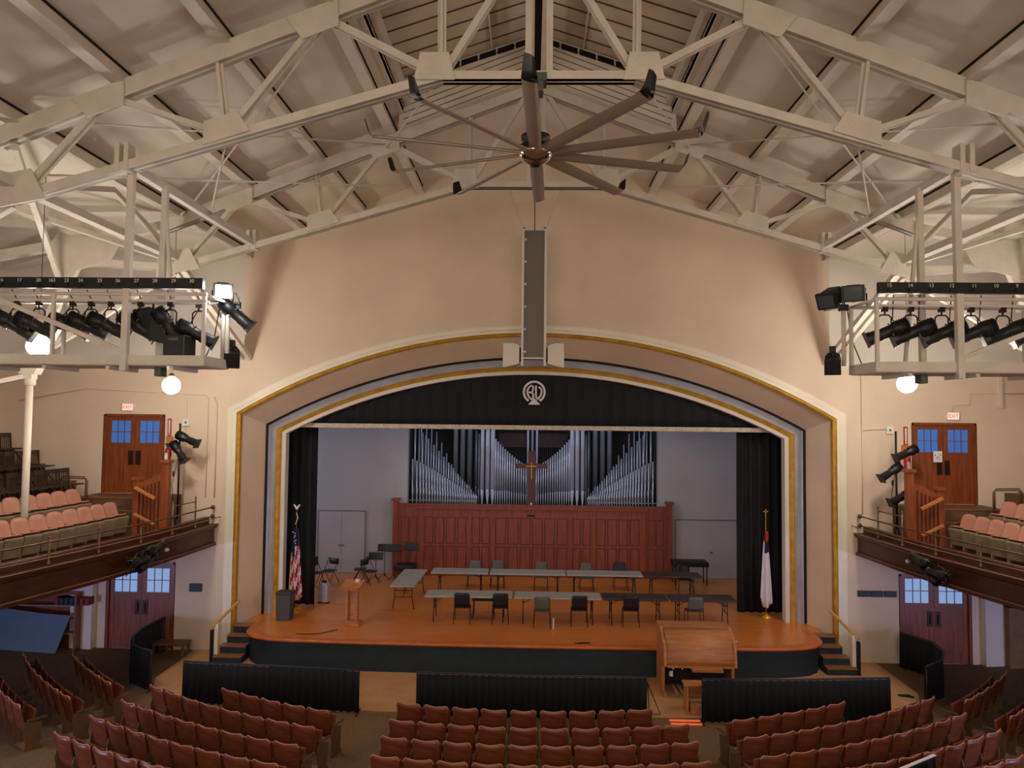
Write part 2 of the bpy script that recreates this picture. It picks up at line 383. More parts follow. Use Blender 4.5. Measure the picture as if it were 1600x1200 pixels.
# ------------------------------------------------------------------ roof steel
def rivets(mb,cx,y,cz,n,m,sp,ang=0):
    ca,sa=math.cos(ang),math.sin(ang)
    for i in range(n):
        for j in range(m):
            u=(i-(n-1)/2)*sp; v=(j-(m-1)/2)*sp; x=cx+u*ca-v*sa; z=cz+u*sa+v*ca
            mb.add([(x-.016,y,z),(x,y,z-.016),(x+.016,y,z),(x,y,z+.016),(x,y-.014,z)],[(0,1,4),(1,2,4),(2,3,4),(3,0,4)],True)
def chord(mb,a,b,w,h):
    """two angles back to back with a gap line and flange"""
    a=Vector(a);b=Vector(b); d=(b-a).normalized(); n=Vector((-d.z,0,d.x)); n=n if n.z>0 else -n
    yo=Vector((0,1,0))
    for s in (-1,1): mb.bar(a+yo*s*w*.28,b+yo*s*w*.28,w*.36,h)
    mb.bar(a-n*h*.42,b-n*h*.42,w,h*.16); 
B3=(1.48,11.68); B2=(4.78,10.78); B1=(8.02,9.78)
def truss(y,near,label):
    root=thing('roof_truss',label,'roof truss',(0,y,9.8),0,None); o=9.8
    P=lambda x,z:(x,0,z-o)
    g=MB()
    for s in (-1,1):
        m=MB(); chord(m,P(0,chordz(0)),P(s*8.35,chordz(8.35)),.24,.27); m.build('top_chord',steel,root)
        m=MB(); chord(m,P(s*B3[0],B3[1]),P(s*B1[0],B1[1]),.22,.14)
        ux=(B1[0]-B3[0]); uz=(B1[1]-B3[1])
        for k in range(11):
            t=(k+.5)/11; rivets(m,s*(B3[0]+ux*t),-.1,B3[1]+uz*t+.02-o,1,1,.1)
        m.build('bottom_chord',steel,root)
        tops=[(6.62,chordz(6.62)),(4.95,chordz(4.95)),(3.35,chordz(3.35)),(1.5,chordz(1.5)),(.12,chordz(0))]
        webs=[(B1,tops[0],.13),(tops[0],B2,.12),(B2,tops[1],.12),(B2,tops[2],.13),(tops[2],B3,.16),(B3,tops[3],.1),(B3,tops[4],.15)]
        for a,b,w in webs:
            m=MB()
            for yy in (-.05,.05): m.bar(Vector(P(s*a[0],a[1]))+Vector((0,yy,0)),Vector(P(s*b[0],b[1]))+Vector((0,yy,0)),.045,w*.66)
            m.bar(P(s*a[0],a[1]),P(s*b[0],b[1]),.13,.02)
            m.build('web_member',steel,root)
        for (px,pz,wd,hd,an) in ((B1[0],B1[1]+.12,1.0,.5,-.2),(B2[0],B2[1]+.08,.75,.34,-.3),(B3[0]+.1,B3[1]+.12,.62,.42,0),(tops[0][0]+.05,tops[0][1]-.1,.85,.36,-.36),(tops[2][0]+.05,tops[2][1]-.12,.85,.4,-.36)):
            m=MB(); a=an*s; c_,s_=math.cos(a),math.sin(a)
            pts=[(-wd/2,-hd/2),(wd/2,-hd/2),(wd/2*.7,hd/2),(-wd/2*.7,hd/2)]
            if px>6 and pz>10.5 or px<4 and pz>12: pts=[(p,-q) for p,q in pts]
            poly=[(s*px+p*c_-q*s_,pz-o+p*s_+q*c_) for p,q in pts]
            m.prism(poly,-.15,-.125); rivets(m,s*px,-.15,pz-o-(.1 if pts[0][1]<0 else -.1),6,2,.095,a); rivets(m,s*(px-.15),-.15,pz-o+(.06 if pts[0][1]<0 else -.06),4,1,.08,a+.8*s)
            m.build('gusset_plate',steel,root)
        # tail down to the side column
        m=MB(); chord(m,P(s*8.0,9.78),P(s*10.2,9.9),.2,.16); m.build('bottom_chord',steel,root)
        m=MB(); m.bar(P(s*10.2,10.2),(s*11.24,-.1,7.75-o),.16,.2); m.build('column_leg',steel,root)
        m=MB(); m.bar(P(s*8.1,9.7),(s*11.15,-.1,7.75-o),.12,.14); m.build('knee_brace',steel,root)
        m=MB(); m.bar(P(s*8.3,10.75),P(s*12.6,9.95),.2,.2); m.build('top_chord',steel,root)
        m=MB(); m.prism([(s*9.5,.1),(s*10.6,-.2),(s*11.0,.35),(s*10.7,.75),(s*9.9,.8),(s*9.3,.45)][::s],-.14,-.11); rivets(m,s*10.2,-.14,.35,9,5,.1); m.build('gusset_plate',steel,root)
    m=MB(); chord(m,P(-1.55,11.68),P(1.55,11.68),.22,.13); m.build('bottom_chord',steel,root)
    for s in (-1,1):
        m=MB(); m.bar(P(s*.16,11.7),P(s*.16,chordz(0)+.1),.1,.1); m.build('king_post',steel,root)
    return root
truss(11.0,True,'nearest white riveted roof truss, ceiling fan hung below its middle')
truss(16.2,False,'farther white riveted roof truss, in front of the tan stage wall')
truss(5.4,False,'white riveted roof truss above and behind the top edge of view')
NP={3.25:'innermost',4.85:'second',6.45:'third',8.08:'outermost'}
for s in (-1,1):
    for x,nm in NP.items():
        t=thing('roof_purlin','%s roof beam %s of the ridge, running toward the stage wall'%(nm,'left' if s<0 else 'right'),'roof beam',(s*x,0,chordz(x)+.13),0,None)
        m=MB(); m.box(-.05,.05,-4.9,20.44,0,.25); m.build('web',steel,t)
        m=MB(); m.box(-.11,.11,-4.9,20.44,-.015,.02); m.build('flange',steel,t)
        m=MB(); m.box(-.06*s-.012,-.06*s+.012,-4.9,20.44,.2,.235); m.build('joint_gap',dark,t)
t=thing('ridge_beam','double ridge beam with dark slot above the ceiling fan','roof beam',(0,0,14.0))
for s in (-1,1):
    m=MB(); m.box(s*.12-.05,s*.12+.05,-4.9,15.9,0.0,.22); m.build('flange',steel,t)
m=MB(); m.box(-.07,.07,-4.9,15.9,.1,.14); m.build('slot',dark,t)
# struts between the trusses, knee girders, sway rods
for s in (-1,1):
    sd='left' if s<0 else 'right'
    t=thing('longitudinal_strut','%s steel strut linking the two visible trusses, clamp brackets at its ends'%sd,'strut',(s*6.35,11,10.35))
    m=MB(); m.bar((0,0,0),(0,5.2,0),.12,.14); m.build('beam',steel,t)
    for yy in (0,5.2):
        m=MB(); 
        for dx in (-.07,.07): m.box(dx-.035,dx+.035,yy-.12,yy+.1,-.15,.28)
        m.build('bracket',steel,t)
    t=thing('knee_girder','%s riveted girder joining the truss ends along the side bay'%sd,'girder',(s*8.05,0,10))
    m=MB(); m.box(-.06,.06,-4.9,16.2,-.05,.08); m.box(-.09,.09,-4.9,16.2,-.07,-.05); m.build('chord',steel,t)
    for y0 in (0.2,5.4,11.0):
        m=MB(); m.bar((0,y0,.0),(0,y0+2.6,.75),.08,.1); m.bar((0,y0+2.6,.75),(0,y0+5.2,0),.08,.1); m.build('brace',steel,t)
    t=thing('wall_strut','sloping %s steel strut from the far truss end down to the stage wall corner'%sd,'strut',(s*8.0,16.2,9.75))
    for dx in (-.1,.12):
        m=MB(); m.bar((dx,0,0),(dx+s*.1,4.22,-1.65),.1,.12); m.build('angle_bar',steel,t)
    m=MB(); m.bar((0,0,.02),(s*.1,4.22,-1.6),.28,.02); m.build('web',steel,t)
    # side bay ceiling ribs forming a half ring
    t=thing('side_bay_rib','angled ceiling beam ring over the %s balcony'%sd,'roof beam',(s*10.2,16.8,10.6))
    m=MB(); m.bar((0,-9,0),(0,0,0),.3,.3); m.build('beam',steel,t)
    m=MB(); m.bar((0,0,0),(s*4.9,3.6,.1),.3,.3); m.build('beam',steel,t)
    m=MB(); m.bar((s*.2,-1.5,-.1),(s*6.6,-1.6,.1),.12,.14); m.build('beam',steel,t)
    m=MB(); m.bar((s*-2.1,-5.8,.0),(s*.9,.3,-1.5),.1,.12); m.bar((s*-2.2,-.6,-.7),(s*1.5,-6,.2),.1,.1); m.build('brace',steel,t)
    # sway rods
    for (a,b,nm) in (((8,11,11.05),(3.25,16.2,12.6),'rising to the ridge'),((3.25,11,12.55),(8,16.2,10.9),'falling to the eaves'),((1.5,11,11.7),(3.4,16.2,12.5),'beside the ceiling fan'),((4.78,11,10.75),(6.35,14.0,10.35),'below the near truss'),((2.6,14.8,11.2),(8.05,11.4,10.3),'level, beside the fan blades')):
        m=MB(); m.tube([(s*a[0],a[1],a[2]),(s*b[0],b[1],b[2])],.018,6); tag(m.build('sway_rod',steel),'thin %s tie rod %s'%(sd,nm),'tie rod')
    # columns of the side bays
    t=thing('balcony_column','slender white column with a flared head on the %s balcony'%sd,'column',(s*11.24,16.1,3.4))
    m=MB(); m.lathe([(.075,0),(.075,3.75)],14); m.build('shaft',white,t)
    m=MB(); m.lathe([(.09,3.7),(.12,3.72),(.12,3.85),(.1,3.9)],8); m.box(-.1,.1,-.1,.1,3.85,4.15); m.build('collar',white,t)
    m=MB(); m.prism([(-.16,3.95),(.16,3.95),(.34,4.3),(-.34,4.3)],-.13,.13); m.box(-.36,.36,-.18,.18,4.28,4.33); m.build('capital',white,t)
    m=MB(); m.bar((s*.1,-.05,3.9),(s*1.2,-.6,3.55),.2,.1); m.bar((s*.2,0,4.2),(s*1.4,-.6,3.95),.2,.08); m.build('bracket',white,t)

# ------------------------------------------------------------------ ceiling fan
t=thing('ceiling_fan','huge ten-blade ceiling fan hanging from the near roof truss','ceiling fan',(-.04,11.0,10.5))
FAN=t
m=MB(); m.tube([(0,0,.2),(0,0,1.0)],.055,12); m.build('down_rod',gungrey,t)
m=MB(); m.box(-.11,.11,-.13,.13,.92,1.12); m.box(-.16,.16,-.15,.15,1.08,1.2); m.build('mount_bracket',gungrey,t)
m=MB(); m.lathe([(.2,-.02),(.24,.04),(.24,.12),(.1,.16),(.1,.2),(.22,.22),(.22,.27),(.05,.3)],24); m.build('motor_housing',black,t)
m=MB(); m.lathe([(.28,0.02),(.27,-.02),(.22,-.09),(.13,-.145),(.09,-.16)],28); hub=m.build('hub_bowl',chrome,t)
m=MB(); m.lathe([(.09,-.155),(.08,-.19),(.03,-.2)],16); m.build('hub_cap',black,hub)
# blade airfoil
def blade():
    m=MB(); rows=[]
    for r,w in ((.25,.19),(.8,.22),(1.6,.215),(2.42,.20)):
        tw=-R(20 if r<.5 else 17)
        sec=[(-.5,0),(-.3,.028),(.1,.03),(.5,0),(.1,-.014),(-.3,-.012)]
        rows.append([(r,(u*w)*math.cos(tw)-v*math.sin(tw),(u*w)*math.sin(tw)+v) for u,v in sec]+[(r,(-.5*w)*math.cos(tw),(-.5*w)*math.sin(tw))])
    m.grid(rows); return m
def winglet():
    m=MB(); w=.2; rows=[]
    for r,z,ww in ((2.38,0,.21),(2.45,.015,.2),(2.49,.07,.18),(2.55,.25,.13)):
        rows.append([(r,-.5*ww,z+.03),(r+.014,0,z+.012),(r,.5*ww,z-.03),(r-.014,0,z-.012),(r,-.5*ww,z+.03)])
    m.grid(rows); m.add(rows[0][:4],[(0,1,2,3)]); m.add(rows[-1][:4],[(3,2,1,0)]); return m
bl=winl=None
for k in range(10):
    a=R(16+36*k)
    if bl is None:
        bl=blade().build('blade',bladem,t); bl.rotation_euler=(0,0,a); winl=winglet().build('winglet',black,bl)
    else:
        o=bl.copy(); COL.objects.link(o); o.parent=t; o.rotation_euler=(0,0,a)
        w_=winl.copy(); COL.objects.link(w_); w_.parent=o

# ------------------------------------------------------------------ hanging line array
t=thing('line_array_speaker','tall grey column loudspeaker hanging before the tan stage wall','loudspeaker',(-.02,18.8,7.95))
m=MB(); m.box(-.26,.26,-.05,.45,.1,3.38); m.build('grille',spkgrey,t)
m=MB(); 
for s in (-1,1): m.box(s*.29-.03,s*.29+.03,-.08,.5,-.12,3.42)
m.box(-.3,.3,-.075,-.055,.06,.1); m.box(-.3,.3,.4,.5,3.38,3.42); m.build('side_frame',cream,t)
for k in range(6): m=MB(); m.box(-.25,-.2,-.062,-.05,.22+.58*k,.27+.58*k); m.build('badge',white,t)
m=MB(); m.tube([(0,.2,3.4),(0,.2,4.3),(0.02,.1,5.3)],.012,6); m.build('power_cable',black,t)
for s in (-1,1):
    m=MB(); m.tube([(s*.27,.2,3.4),(s*1.0,-2.0,5.0)],.005,5); m.build('suspension_wire',steel,t)
    m=MB(); m.tube([(s*.27,.2,3.38),(s*.3,.2,3.5),(s*.24,.2,3.52)],.015,6); m.build('hook',black,t)
for s in (-1,1):
    t=thing('horn_speaker','white side loudspeaker on the %s of the grey column foot'%('left' if s<0 else 'right'),'loudspeaker',(-.02+s*.58,18.85,8.0))
    m=MB(); m.prism([(-s*.22,-.12),(s*.2,-.22),(s*.2,.42),(-s*.04,.42),(-s*.22,.36)][::s],-.15,.3); m.build('cabinet',cream,t,bevel=.03)
    m=MB(); m.tube([(-s*.25,0,.3),(-s*.25,0,-.05)],.03,6); m.build('bracket',black,t)

# ------------------------------------------------------------------ catwalks and lights
def spotlight(lens=black):
    root=thing('stage_spotlight','x','spotlight',(0,0,-50))
    m=MB(); m.lathe([(.06,-.36),(.11,-.35),(.12,-.14),(.095,-.11),(.088,.05),(.1,.07),(.1,.2),(.11,.22),(.11,.27)],14,axis='Y')
    for k in range(5): m.lathe([(.126,-.33+.035*k),(.126,-.32+.035*k)],14,axis='Y')
    m.build('body',black,root)
    m=MB(); m.box(-.125,.125,.27,.29,-.125,.125); m.box(-.12,-.1,.2,.29,-.03,.03);m.box(.1,.12,.2,.29,-.03,.03); m.build('gel_frame',black,root)
    m=MB(); m.lathe([(.0,.262),(.075,.262),(.075,.267),(0,.267)],14,axis='Y'); m.build('lens',mat('lens_glass',(70,80,84),.1,var=.02),root)
    m=MB(); 
    for a in (.6,2.1,3.9,5.3): m.box(.09*math.cos(a)-.01,.09*math.cos(a)+.01,-.1,-.08,.09*math.sin(a)-.04,.09*math.sin(a)+.04)
    m.build('shutter_handle',black,root); return root
SPOT=spotlight()
YOKE=None
def hang_light(lx,ly,lz,direction,label,group,drop=.4,cable=True,yokeup=True):
    """a lantern aimed along direction, hung from the pipe by a yoke"""
    global YOKE
    d=Vector(direction).normalized(); qe=d.to_track_quat("Y","Z").to_euler(); q=qe
    r=copy_thing(SPOT,(lx,ly,lz-drop),tuple(q),label,group)
    inv=Matrix.LocRotScale(Vector((lx,ly,lz-drop)),q,None).inverted()
    m=MB(); m.M=inv
    if yokeup:
        m.tube([(lx-.1,ly,lz-drop),(lx-.1,ly,lz-.16),(lx-.06,ly,lz-.12),(lx+.06,ly,lz-.12),(lx+.1,ly,lz-.16),(lx+.1,ly,lz-drop)],.013,6)
        m.tube([(lx,ly,lz-.12),(lx,ly,lz-.05)],.015,6); m.box(lx-.04,lx+.04,ly-.035,ly+.035,lz-.07,lz+.035)
    m.build('yoke',black,r)
    if cable:
        m=MB(); m.M=inv; m.tube([(lx-d.x*.3,ly,lz-drop+.1),(lx-d.x*.1,ly-.06,lz-drop+.2),(lx+.08,ly-.1,lz-.02),(lx+.04,ly-.2,lz+.16)],.009,5); m.build('cable',black,r)
    return r
for s in (-1,1):
    sd='left' if s<0 else 'right'; X0,X1=5.2,9.6
    t=thing('lighting_catwalk','white steel lighting catwalk hung from the trusses at the %s'%sd,'catwalk',(s*5.1,11.2,7.3))
    C_=lambda x,y,z:(s*x-s*5.1,y-11.2,z-7.3)
    def bx(m,x0,x1,y0,y1,z0,z1):
        a=C_(x0,y0,z0);b=C_(x1,y1,z1); m.box(min(a[0],b[0]),max(a[0],b[0]),a[1],b[1],a[2],b[2])
    m=MB(); bx(m,5.1,9.6,11.15,11.2,7.25,7.4); bx(m,5.1,9.6,12.05,12.1,7.25,7.4); bx(m,5.1,5.15,11.2,12.05,7.25,7.4); m.build('floor_beam',steel,t)
    m=MB(); bx(m,5.12,9.6,11.2,12.05,7.24,7.28)
    for k in range(5): bx(m,5.6+k,5.66+k,11.2,12.05,7.18,7.25)
    m.build('deck',steel,t)
    for (x,y) in ((5.13,11.18),(5.13,12.07),(7.5,11.18),(7.9,12.07)):
        m=MB(); a=C_(x,y,7.4);b=C_(x,y,8.33); m.bar(a,b,.05,.05); m.build('post',steel,t)
    for y in (11.18,12.07):
        for z,r_ in ((8.35,.028),(8.25,.02)) if y<12 else ((8.35,.028),):
            m=MB(); m.tube([C_(5.1,y,z),C_(9.6,y,z)],r_,8); m.build('rail',steel,t)
    m=MB(); m.tube([C_(5.13,11.18,8.35),C_(5.13,12.07,8.35)],.025,8); m.build('rail',steel,t)
    m=MB(); m.tube([C_(5.2,11.5,8.27),C_(9.6,11.5,8.27)],.024,8); m.build('lamp_pipe',steel,t)
    for (x,y,zt,w_) in ((6.33,11.13,10.25,.095),(6.3,12.12,10.35,.09),(6.0,12.12,10.3,.05)):
        m=MB(); m.bar(C_(x,y,7.15 if y<12 else 7.3),C_(x-.02 if w_>.05 else 6.3 ,y if y<12 else 12.12,zt),w_,w_); m.build('hanger',steel,t)
    m=MB(); m.bar(C_(6.35,11.14,7.45),C_(9.6,11.14,8.75),.05,.07); m.build('brace',steel,t)
    m=MB(); m.box(s*.95-.05,s*.95+.05,.4,.6,-.2,-.06); m.build('junction_box',gungrey,t)
    # raceway with circuit numbers
    t=thing('lighting_raceway','long black numbered cable raceway above the %s catwalk'%sd,'cable raceway',(s*5.12,11.1,8.44))
    m=MB(); m.box(min(0,s*4.5),max(0,s*4.5),-.03,.05,-.02,.145); m.build('housing',black,t)
    nums=['30','29','28','27','26','25','24','23','163','20','17','16'] if s<0 else ['15','14','13','12','11','10','9','8','7']
    xs_=[.17,.45,.74,1.03,1.32,1.6,1.9,2.12,2.35,2.56,2.86,3.15] if s<0 else [.15,.46,.77,1.07,1.4,1.72,2.03,2.28,2.6]
    for n_,xx in zip(nums,xs_):
        text(n_,.075,white,t,(s*xx,-.034,.095),'circuit_number'); 
        m=MB(); m.box(s*xx-.03,s*xx+.03,-.06,-.03,.01,.05); m.build('outlet',black,t)
# spotlights under the left catwalk
Lx=[5.82,6.3,6.78,7.1,7.4,7.95,8.3]
lab=['behind the black box','second from the catwalk end','third from the catwalk end','fourth from the catwalk end','fifth from the catwalk end','sixth from the catwalk end','seventh, by the left photo edge']
dirs=[(.55,.25,-.8),(.7,.4,-.5),(.85,.3,-.42),(.85,.3,-.4),(.85,.3,-.38),(.8,.3,-.4),(.8,.3,-.5)]
for x,l,d in zip(Lx,lab,dirs):
    hang_light(-x,11.5,8.27,d,'black spotlight hanging under the left catwalk, %s'%l,'spotlights on the left catwalk')
hang_light(-5.42,11.62,8.27,(.75,.3,-.4),'black spotlight hanging nearest the lit end of the left catwalk','spotlights on the left catwalk',drop=.5)
Rx=[5.4,5.8,6.27,6.72,7.2,7.65]
for i,x in enumerate(Rx):
    hang_light(x,11.5,8.27,(-.85,.3,-.36),'black spotlight hanging under the right catwalk, %s from its inner end'%ORD[i],'spotlights on the right catwalk')
# fresnel housing, black box
t=thing('flood_housing','wide black flood light hanging amid the left catwalk spotlights','flood light',(-6.2,11.6,8.1))
m=MB(); m.prism([(-.22,.05),(.05,.1),(.32,-.18),(.34,-.5),(.12,-.45),(-.2,-.3)],-.14,.14); m.build('housing',black,t,bevel=.02)
m=MB(); m.tube([(.05,0,.08),(.05,0,.17)],.02,6); m.build('clamp',black,t)
t=thing('black_equipment_box','square black box standing on the left catwalk deck','equipment box',(-5.62,11.45,7.28))
m=MB(); m.box(-.18,.16,-.2,.2,0.0,.45); m.build('case',black,t,bevel=.015)
m=MB(); m.box(-.09,.07,-.215,-.2,.36,.4); m.build('handle',gungrey,t)
# end pole lights
def pole(x,y,label):
    t=thing('light_pole',label,'light pole',(x,y,7.4))
    m=MB(); m.tube([(0,0,0),(0,0,1.0)],.035,10); m.build('pole',steel,t)
    m=MB(); m.box(-.06,.06,-.06,.06,.9,1.0); m.build('clamp',black,t)
    m=MB(); m.tube([(.06,0,.95),(.14,0,.4),(.3,0,-.0)] if x>0 else [(-.06,0,.95),(-.14,0,.4),(-.3,0,0)],.01,5); m.build('cable',black,t); return t
pole(-5.22,12.1,'short pole at the inner end of the left catwalk'); pole(5.02,12.1,'short pole at the inner end of the right catwalk')
def flood(x,y,z,rz,rx,label,lensm,sc=1.0):
    t=thing('flood_light',label,'flood light',(x,y,z)); t.rotation_euler=(rx,0,rz); t.scale=(sc,)*3
    m=MB(); m.prism([(-.16,-.1),(.0,-.14),(.14,-.1),(.17,.08),(.1,.15),(-.1,.15),(-.17,.08)],-.12,.14); m.build('housing',black,t,bevel=.01)
    m=MB(); m.box(-.17,.17,-.2,-.12,-.13,.14); m.build('hood',black,t)
    m=MB(); m.box(-.13,.13,-.21,-.2,-.1,.11); m.build('lens',lensm,t)
    m=MB(); m.tube([(-.18,0,0),(-.18,0,-.2),(.18,0,-.2),(.18,0,0)],.012,6); m.build('yoke',black,t); return t
FL=flood(-5.2,12.0,8.55,R(25),R(12),'lit flood light glaring at the inner end of the left catwalk',lampem,.9)
flood(5.2,12.1,8.58,R(-30),R(8),'unlit black flood light on the right catwalk pole, nearer the catwalk',MATS['lens_glass'])
flood(4.86,12.15,8.52,R(-50),R(25),'unlit black flood light on the right catwalk pole, turned to the stage',MATS['lens_glass'])
hang_light(-5.0,12.15,8.35,(.8,.35,-.75),'spotlight lit up by the glaring flood light beside it','spotlights on catwalk poles',drop=.2)
hang_light(-5.12,12.25,7.72,(.35,-.85,-.3),'black spotlight low on the left catwalk end pole','spotlights on catwalk poles',drop=.25,cable=False)
hang_light(4.9,12.25,7.7,(-.35,-.85,-.3),'black spotlight low on the right catwalk end pole','spotlights on catwalk poles',drop=.25,cable=False)

# ------------------------------------------------------------------ globe pendants
def globe(x,y,z,top,label,r=.2):
    t=thing('globe_pendant',label,'globe lamp',(x,y,z))
    m=MB(); m.lathe([(r*math.sin(PI*k/14)+.0005,-r*math.cos(PI*k/14)) for k in range(15)],24); g=m.build('globe',globem,t)
    m=MB(); m.lathe([(.07,r-.02),(.08,r+.04),(.03,r+.09)],12); m.build('fitter',brass,t)
    m=MB(); m.tube([(0,0,r+.08),(0,0,top-z)],.006,5); m.build('cord',black,t)
    return t
globe(-8.49,17.0,7.17,11.0,'small round lit globe hanging by the left upper door wall')
globe(8.5,17.0,7.38,11.0,'round lit globe hanging by the right upper door wall',.21)
globe(-8.95,13.0,7.7,10.8,'round lit globe hanging just behind the left catwalk spotlights')
globe(9.4,13.0,7.7,10.8,'round lit globe hanging beyond the right edge of view')
for x,y in ((-10,2),(10,2)): globe(x,y,6.2,10.8,'round lit globe hanging to the %s of the viewer, outside the frame'%('left' if x<0 else 'right'))

for x in (-4,4): globe(x,-2.5,8.2,11.5,'added round lit globe behind the viewer, %s of the middle'%('left' if x<0 else 'right'))  # unseen globes added to light the lantern and middle of the ceiling
# ------------------------------------------------------------------ curtains
def pleat(x0,x1,z0,z1,y,amp,wl,ztop=None,n=None,seed=0):
    rnd=random.Random(seed); n=n or int(abs(x1-x0)/wl*8); cols=[]
    ph=0
    for i in range(n+1):
        x=x0+(x1-x0)*i/n; ph+=2*PI*(abs(x1-x0)/n)/wl*(0.7+.6*rnd.random())
        cols.append((x,y+amp*math.sin(ph)))
    rows=[]
    for k in range(7):
        t=k/6
        row=[]
        for (x,yy) in cols:
            zt=ztop(x) if ztop else z1
            row.append((x,yy+ (amp*.3*math.sin(x*9+k)),z0+(zt-z0)*t))
        rows.append(row)
    return rows
t=thing('stage_valance','black pleated valance with a silver fringe across the top of the stage opening','curtain',(0,21.72,6.2))
m=MB(); tz=lambda x: 2.1
m.grid(pleat(-7.5,7.5,.06,2.1,0,.035,.42,seed=3)); m.build('drape',valm,t,solid=.01)
m=MB(); rw=pleat(-7.5,7.5,-.04,.09,-.02,.04,.42,seed=3); 
m.grid(rw); m.build('fringe',fringe,t,solid=.012)
# emblem on the valance
t=thing('round_letter_emblem','round silver emblem with two letters on a small base, on the black valance','emblem',(.02,21.6,7.27))
def circ(r,n=40,a0=0,a1=2*PI): return [(r*math.sin(a0+(a1-a0)*k/n),r*math.cos(a0+(a1-a0)*k/n)) for k in range(n+1)]
m=MB(); a=R(148); o_=circ(.335,40,-a,a); i_=circ(.275,40,-a,a)
m.grid([[(x,-.0,z) for x,z in o_],[(x,-.02,z) for x,z in o_],[(x,-.02,z) for x,z in i_],[(x,0,z) for x,z in i_]],False,True); m.build('ring',fwhite,t)
def stroke(m,pts,w=.052):
    for p,q in zip(pts[:-1],pts[1:]): m.bar((p[0],-.012,p[1]),(q[0],-.012,q[1]),.02,w,up=(0,1,0)) if False else m.bar((p[0],-.012,p[1]),(q[0],-.012,q[1]),w,.02,up=(0,1,0))
m=MB(); stroke(m,[(-.06,.19),(-.13,.17),(-.2,.06),(-.2,-.04),(-.16,-.14),(-.07,-.22),(-.03,-.16),(-.03,-.06),(-.07,-.02),(-.2,-.0)]); stroke(m,[(-.06,.19),(-.03,.14),(-.04,.05),(-.07,0)]); m.build('letter_b',fwhite,t)
m=MB(); stroke(m,[(.05,.19),(.05,-.12),(.1,-.22),(.18,-.12),(.22,0),(.2,.1),(.13,.15)]); m.build('letter_v',fwhite,t)
m=MB(); m.prism([(-.18,-.37),(.18,-.37),(.09,-.27),(0,-.17),(-.09,-.27)],-.02,0); m.build('base',fwhite,t)
for s in (-1,1):
    x0,x1=((-7.75,-6.57) if s<0 else (6.15,7.75))
    t=thing('stage_leg_curtain','tall black side curtain at the %s of the stage'%('left' if s<0 else 'right'),'curtain',((x0+x1)/2,22.45,SZ))
    m=MB(); m.grid(pleat(x0-(x0+x1)/2,x1-(x0+x1)/2,.02,7.4,0,.06,.26,seed=5+s)); m.build('drape',blackt,t,solid=.01)
# drape rails in front of the stage
def rail_drape(pts,label):
    c=pts[len(pts)//2]; t=thing('pipe_and_drape',label,'drape rail',(c[0],c[1],0))
    P=[Vector((x-c[0],y-c[1],0)) for x,y in pts]
    # resample
    seg=[]; 
    for a,b in zip(P[:-1],P[1:]):
        n=max(2,int((b-a).length/.03))
        for k in range(n): seg.append(a+(b-a)*k/n)
    seg.append(P[-1]); top=[];bot=[];ph=0; rnd=random.Random(len(seg))
    for i,p in enumerate(seg):
        d=(seg[min(i+1,len(seg)-1)]-seg[max(i-1,0)]).normalized(); n=Vector((d.y,-d.x,0)); ph+=.03*2*PI/.17*(.6+.8*rnd.random())
        top.append(p+n*(.012*math.sin(ph)+.03)+Vector((0,0,.9))); bot.append(p+n*(.035*math.sin(ph)+.03)+Vector((0,0,.03)))
    m=MB(); m.grid([[tuple(v) for v in top],[tuple((a+b)/2+Vector((0,0,.1))) for a,b in zip(top,bot)],[tuple(v) for v in bot]]); m.build('drape',navy,t,solid=.012)
    m=MB(); m.tube([p+Vector((0,0,.92)) for p in P],.022,8); m.build('top_rail',mat('navy_rail',(38,44,66),.6),t)
    for p in (P[0],P[-1]):
        m=MB(); m.tube([p,p+Vector((0,0,.9))],.02,8); m.tube([p+Vector((0,-.2,.015)),p+Vector((0,.2,.015))],.015,6); m.build('foot',black,t)
rail_drape([(-7.85,16.72),(-5.8,16.55),(-3.8,16.38)],'straight navy drape rail at the left, before the stage')
rail_drape([(-2.5,16.32),(0,16.25),(2.48,16.3)],'straight navy drape rail in the middle, behind the front seats')
rail_drape([(3.68,16.25),(5.7,16.33),(7.8,16.55)],'straight navy drape rail at the right, beside the organ console')
rail_drape([(-10.1,20.3),(-10.15,19.3),(-10.0,18.5),(-9.6,17.8),(-8.95,17.4)],'curved navy drape rail by the lower left door')
rail_drape([(9.8,20.1),(10.2,19.3),(10.1,18.6),(9.7,17.9),(9.05,17.4)],'curved navy drape rail by the lower right door')

# ------------------------------------------------------------------ organ screen and pipes
t=thing('organ_screen','long panelled reddish oak screen across the back of the stage','wooden screen',(0,26.97,SZ))
m=MB(); m.box(-4.95,4.95,0,.12,0,2.5); m.box(-4.1,4.1,-.06,0,0,2.42); m.build('board_wall',oakd,t)
m=MB(); m.box(-4.2,4.2,-.14,.14,2.42,2.5); m.box(-4.95,4.95,-.03,.16,2.5,2.58); m.build('cornice',oakd,t)
m=MB()
x=-4.0
for k,w_ in enumerate([1.75,.85,2.8,.85,1.75]):
    y0=-.06
    for (za,zb) in ((.12,1.05),(1.18,2.1)):
        n_=max(2,int(w_/.42)); pw=(w_-.14)/n_
        for i in range(n_):
            xa=x+.1+pw*i; xb=xa+pw-.1
            m.box(xa-.02,xb+.02,y0-.004,y0,za-.02,zb+.02)
    x+=w_
for s in (-1,1):
    for (za,zb) in ((.12,1.05),(1.18,2.1)):
        for (a,b) in ((4.2,4.46),(4.5,4.76)): m.box(min(s*a,s*b),max(s*a,s*b),-.012,0,za,zb)
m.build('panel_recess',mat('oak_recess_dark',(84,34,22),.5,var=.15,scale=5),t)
m=MB(); x=-4.0
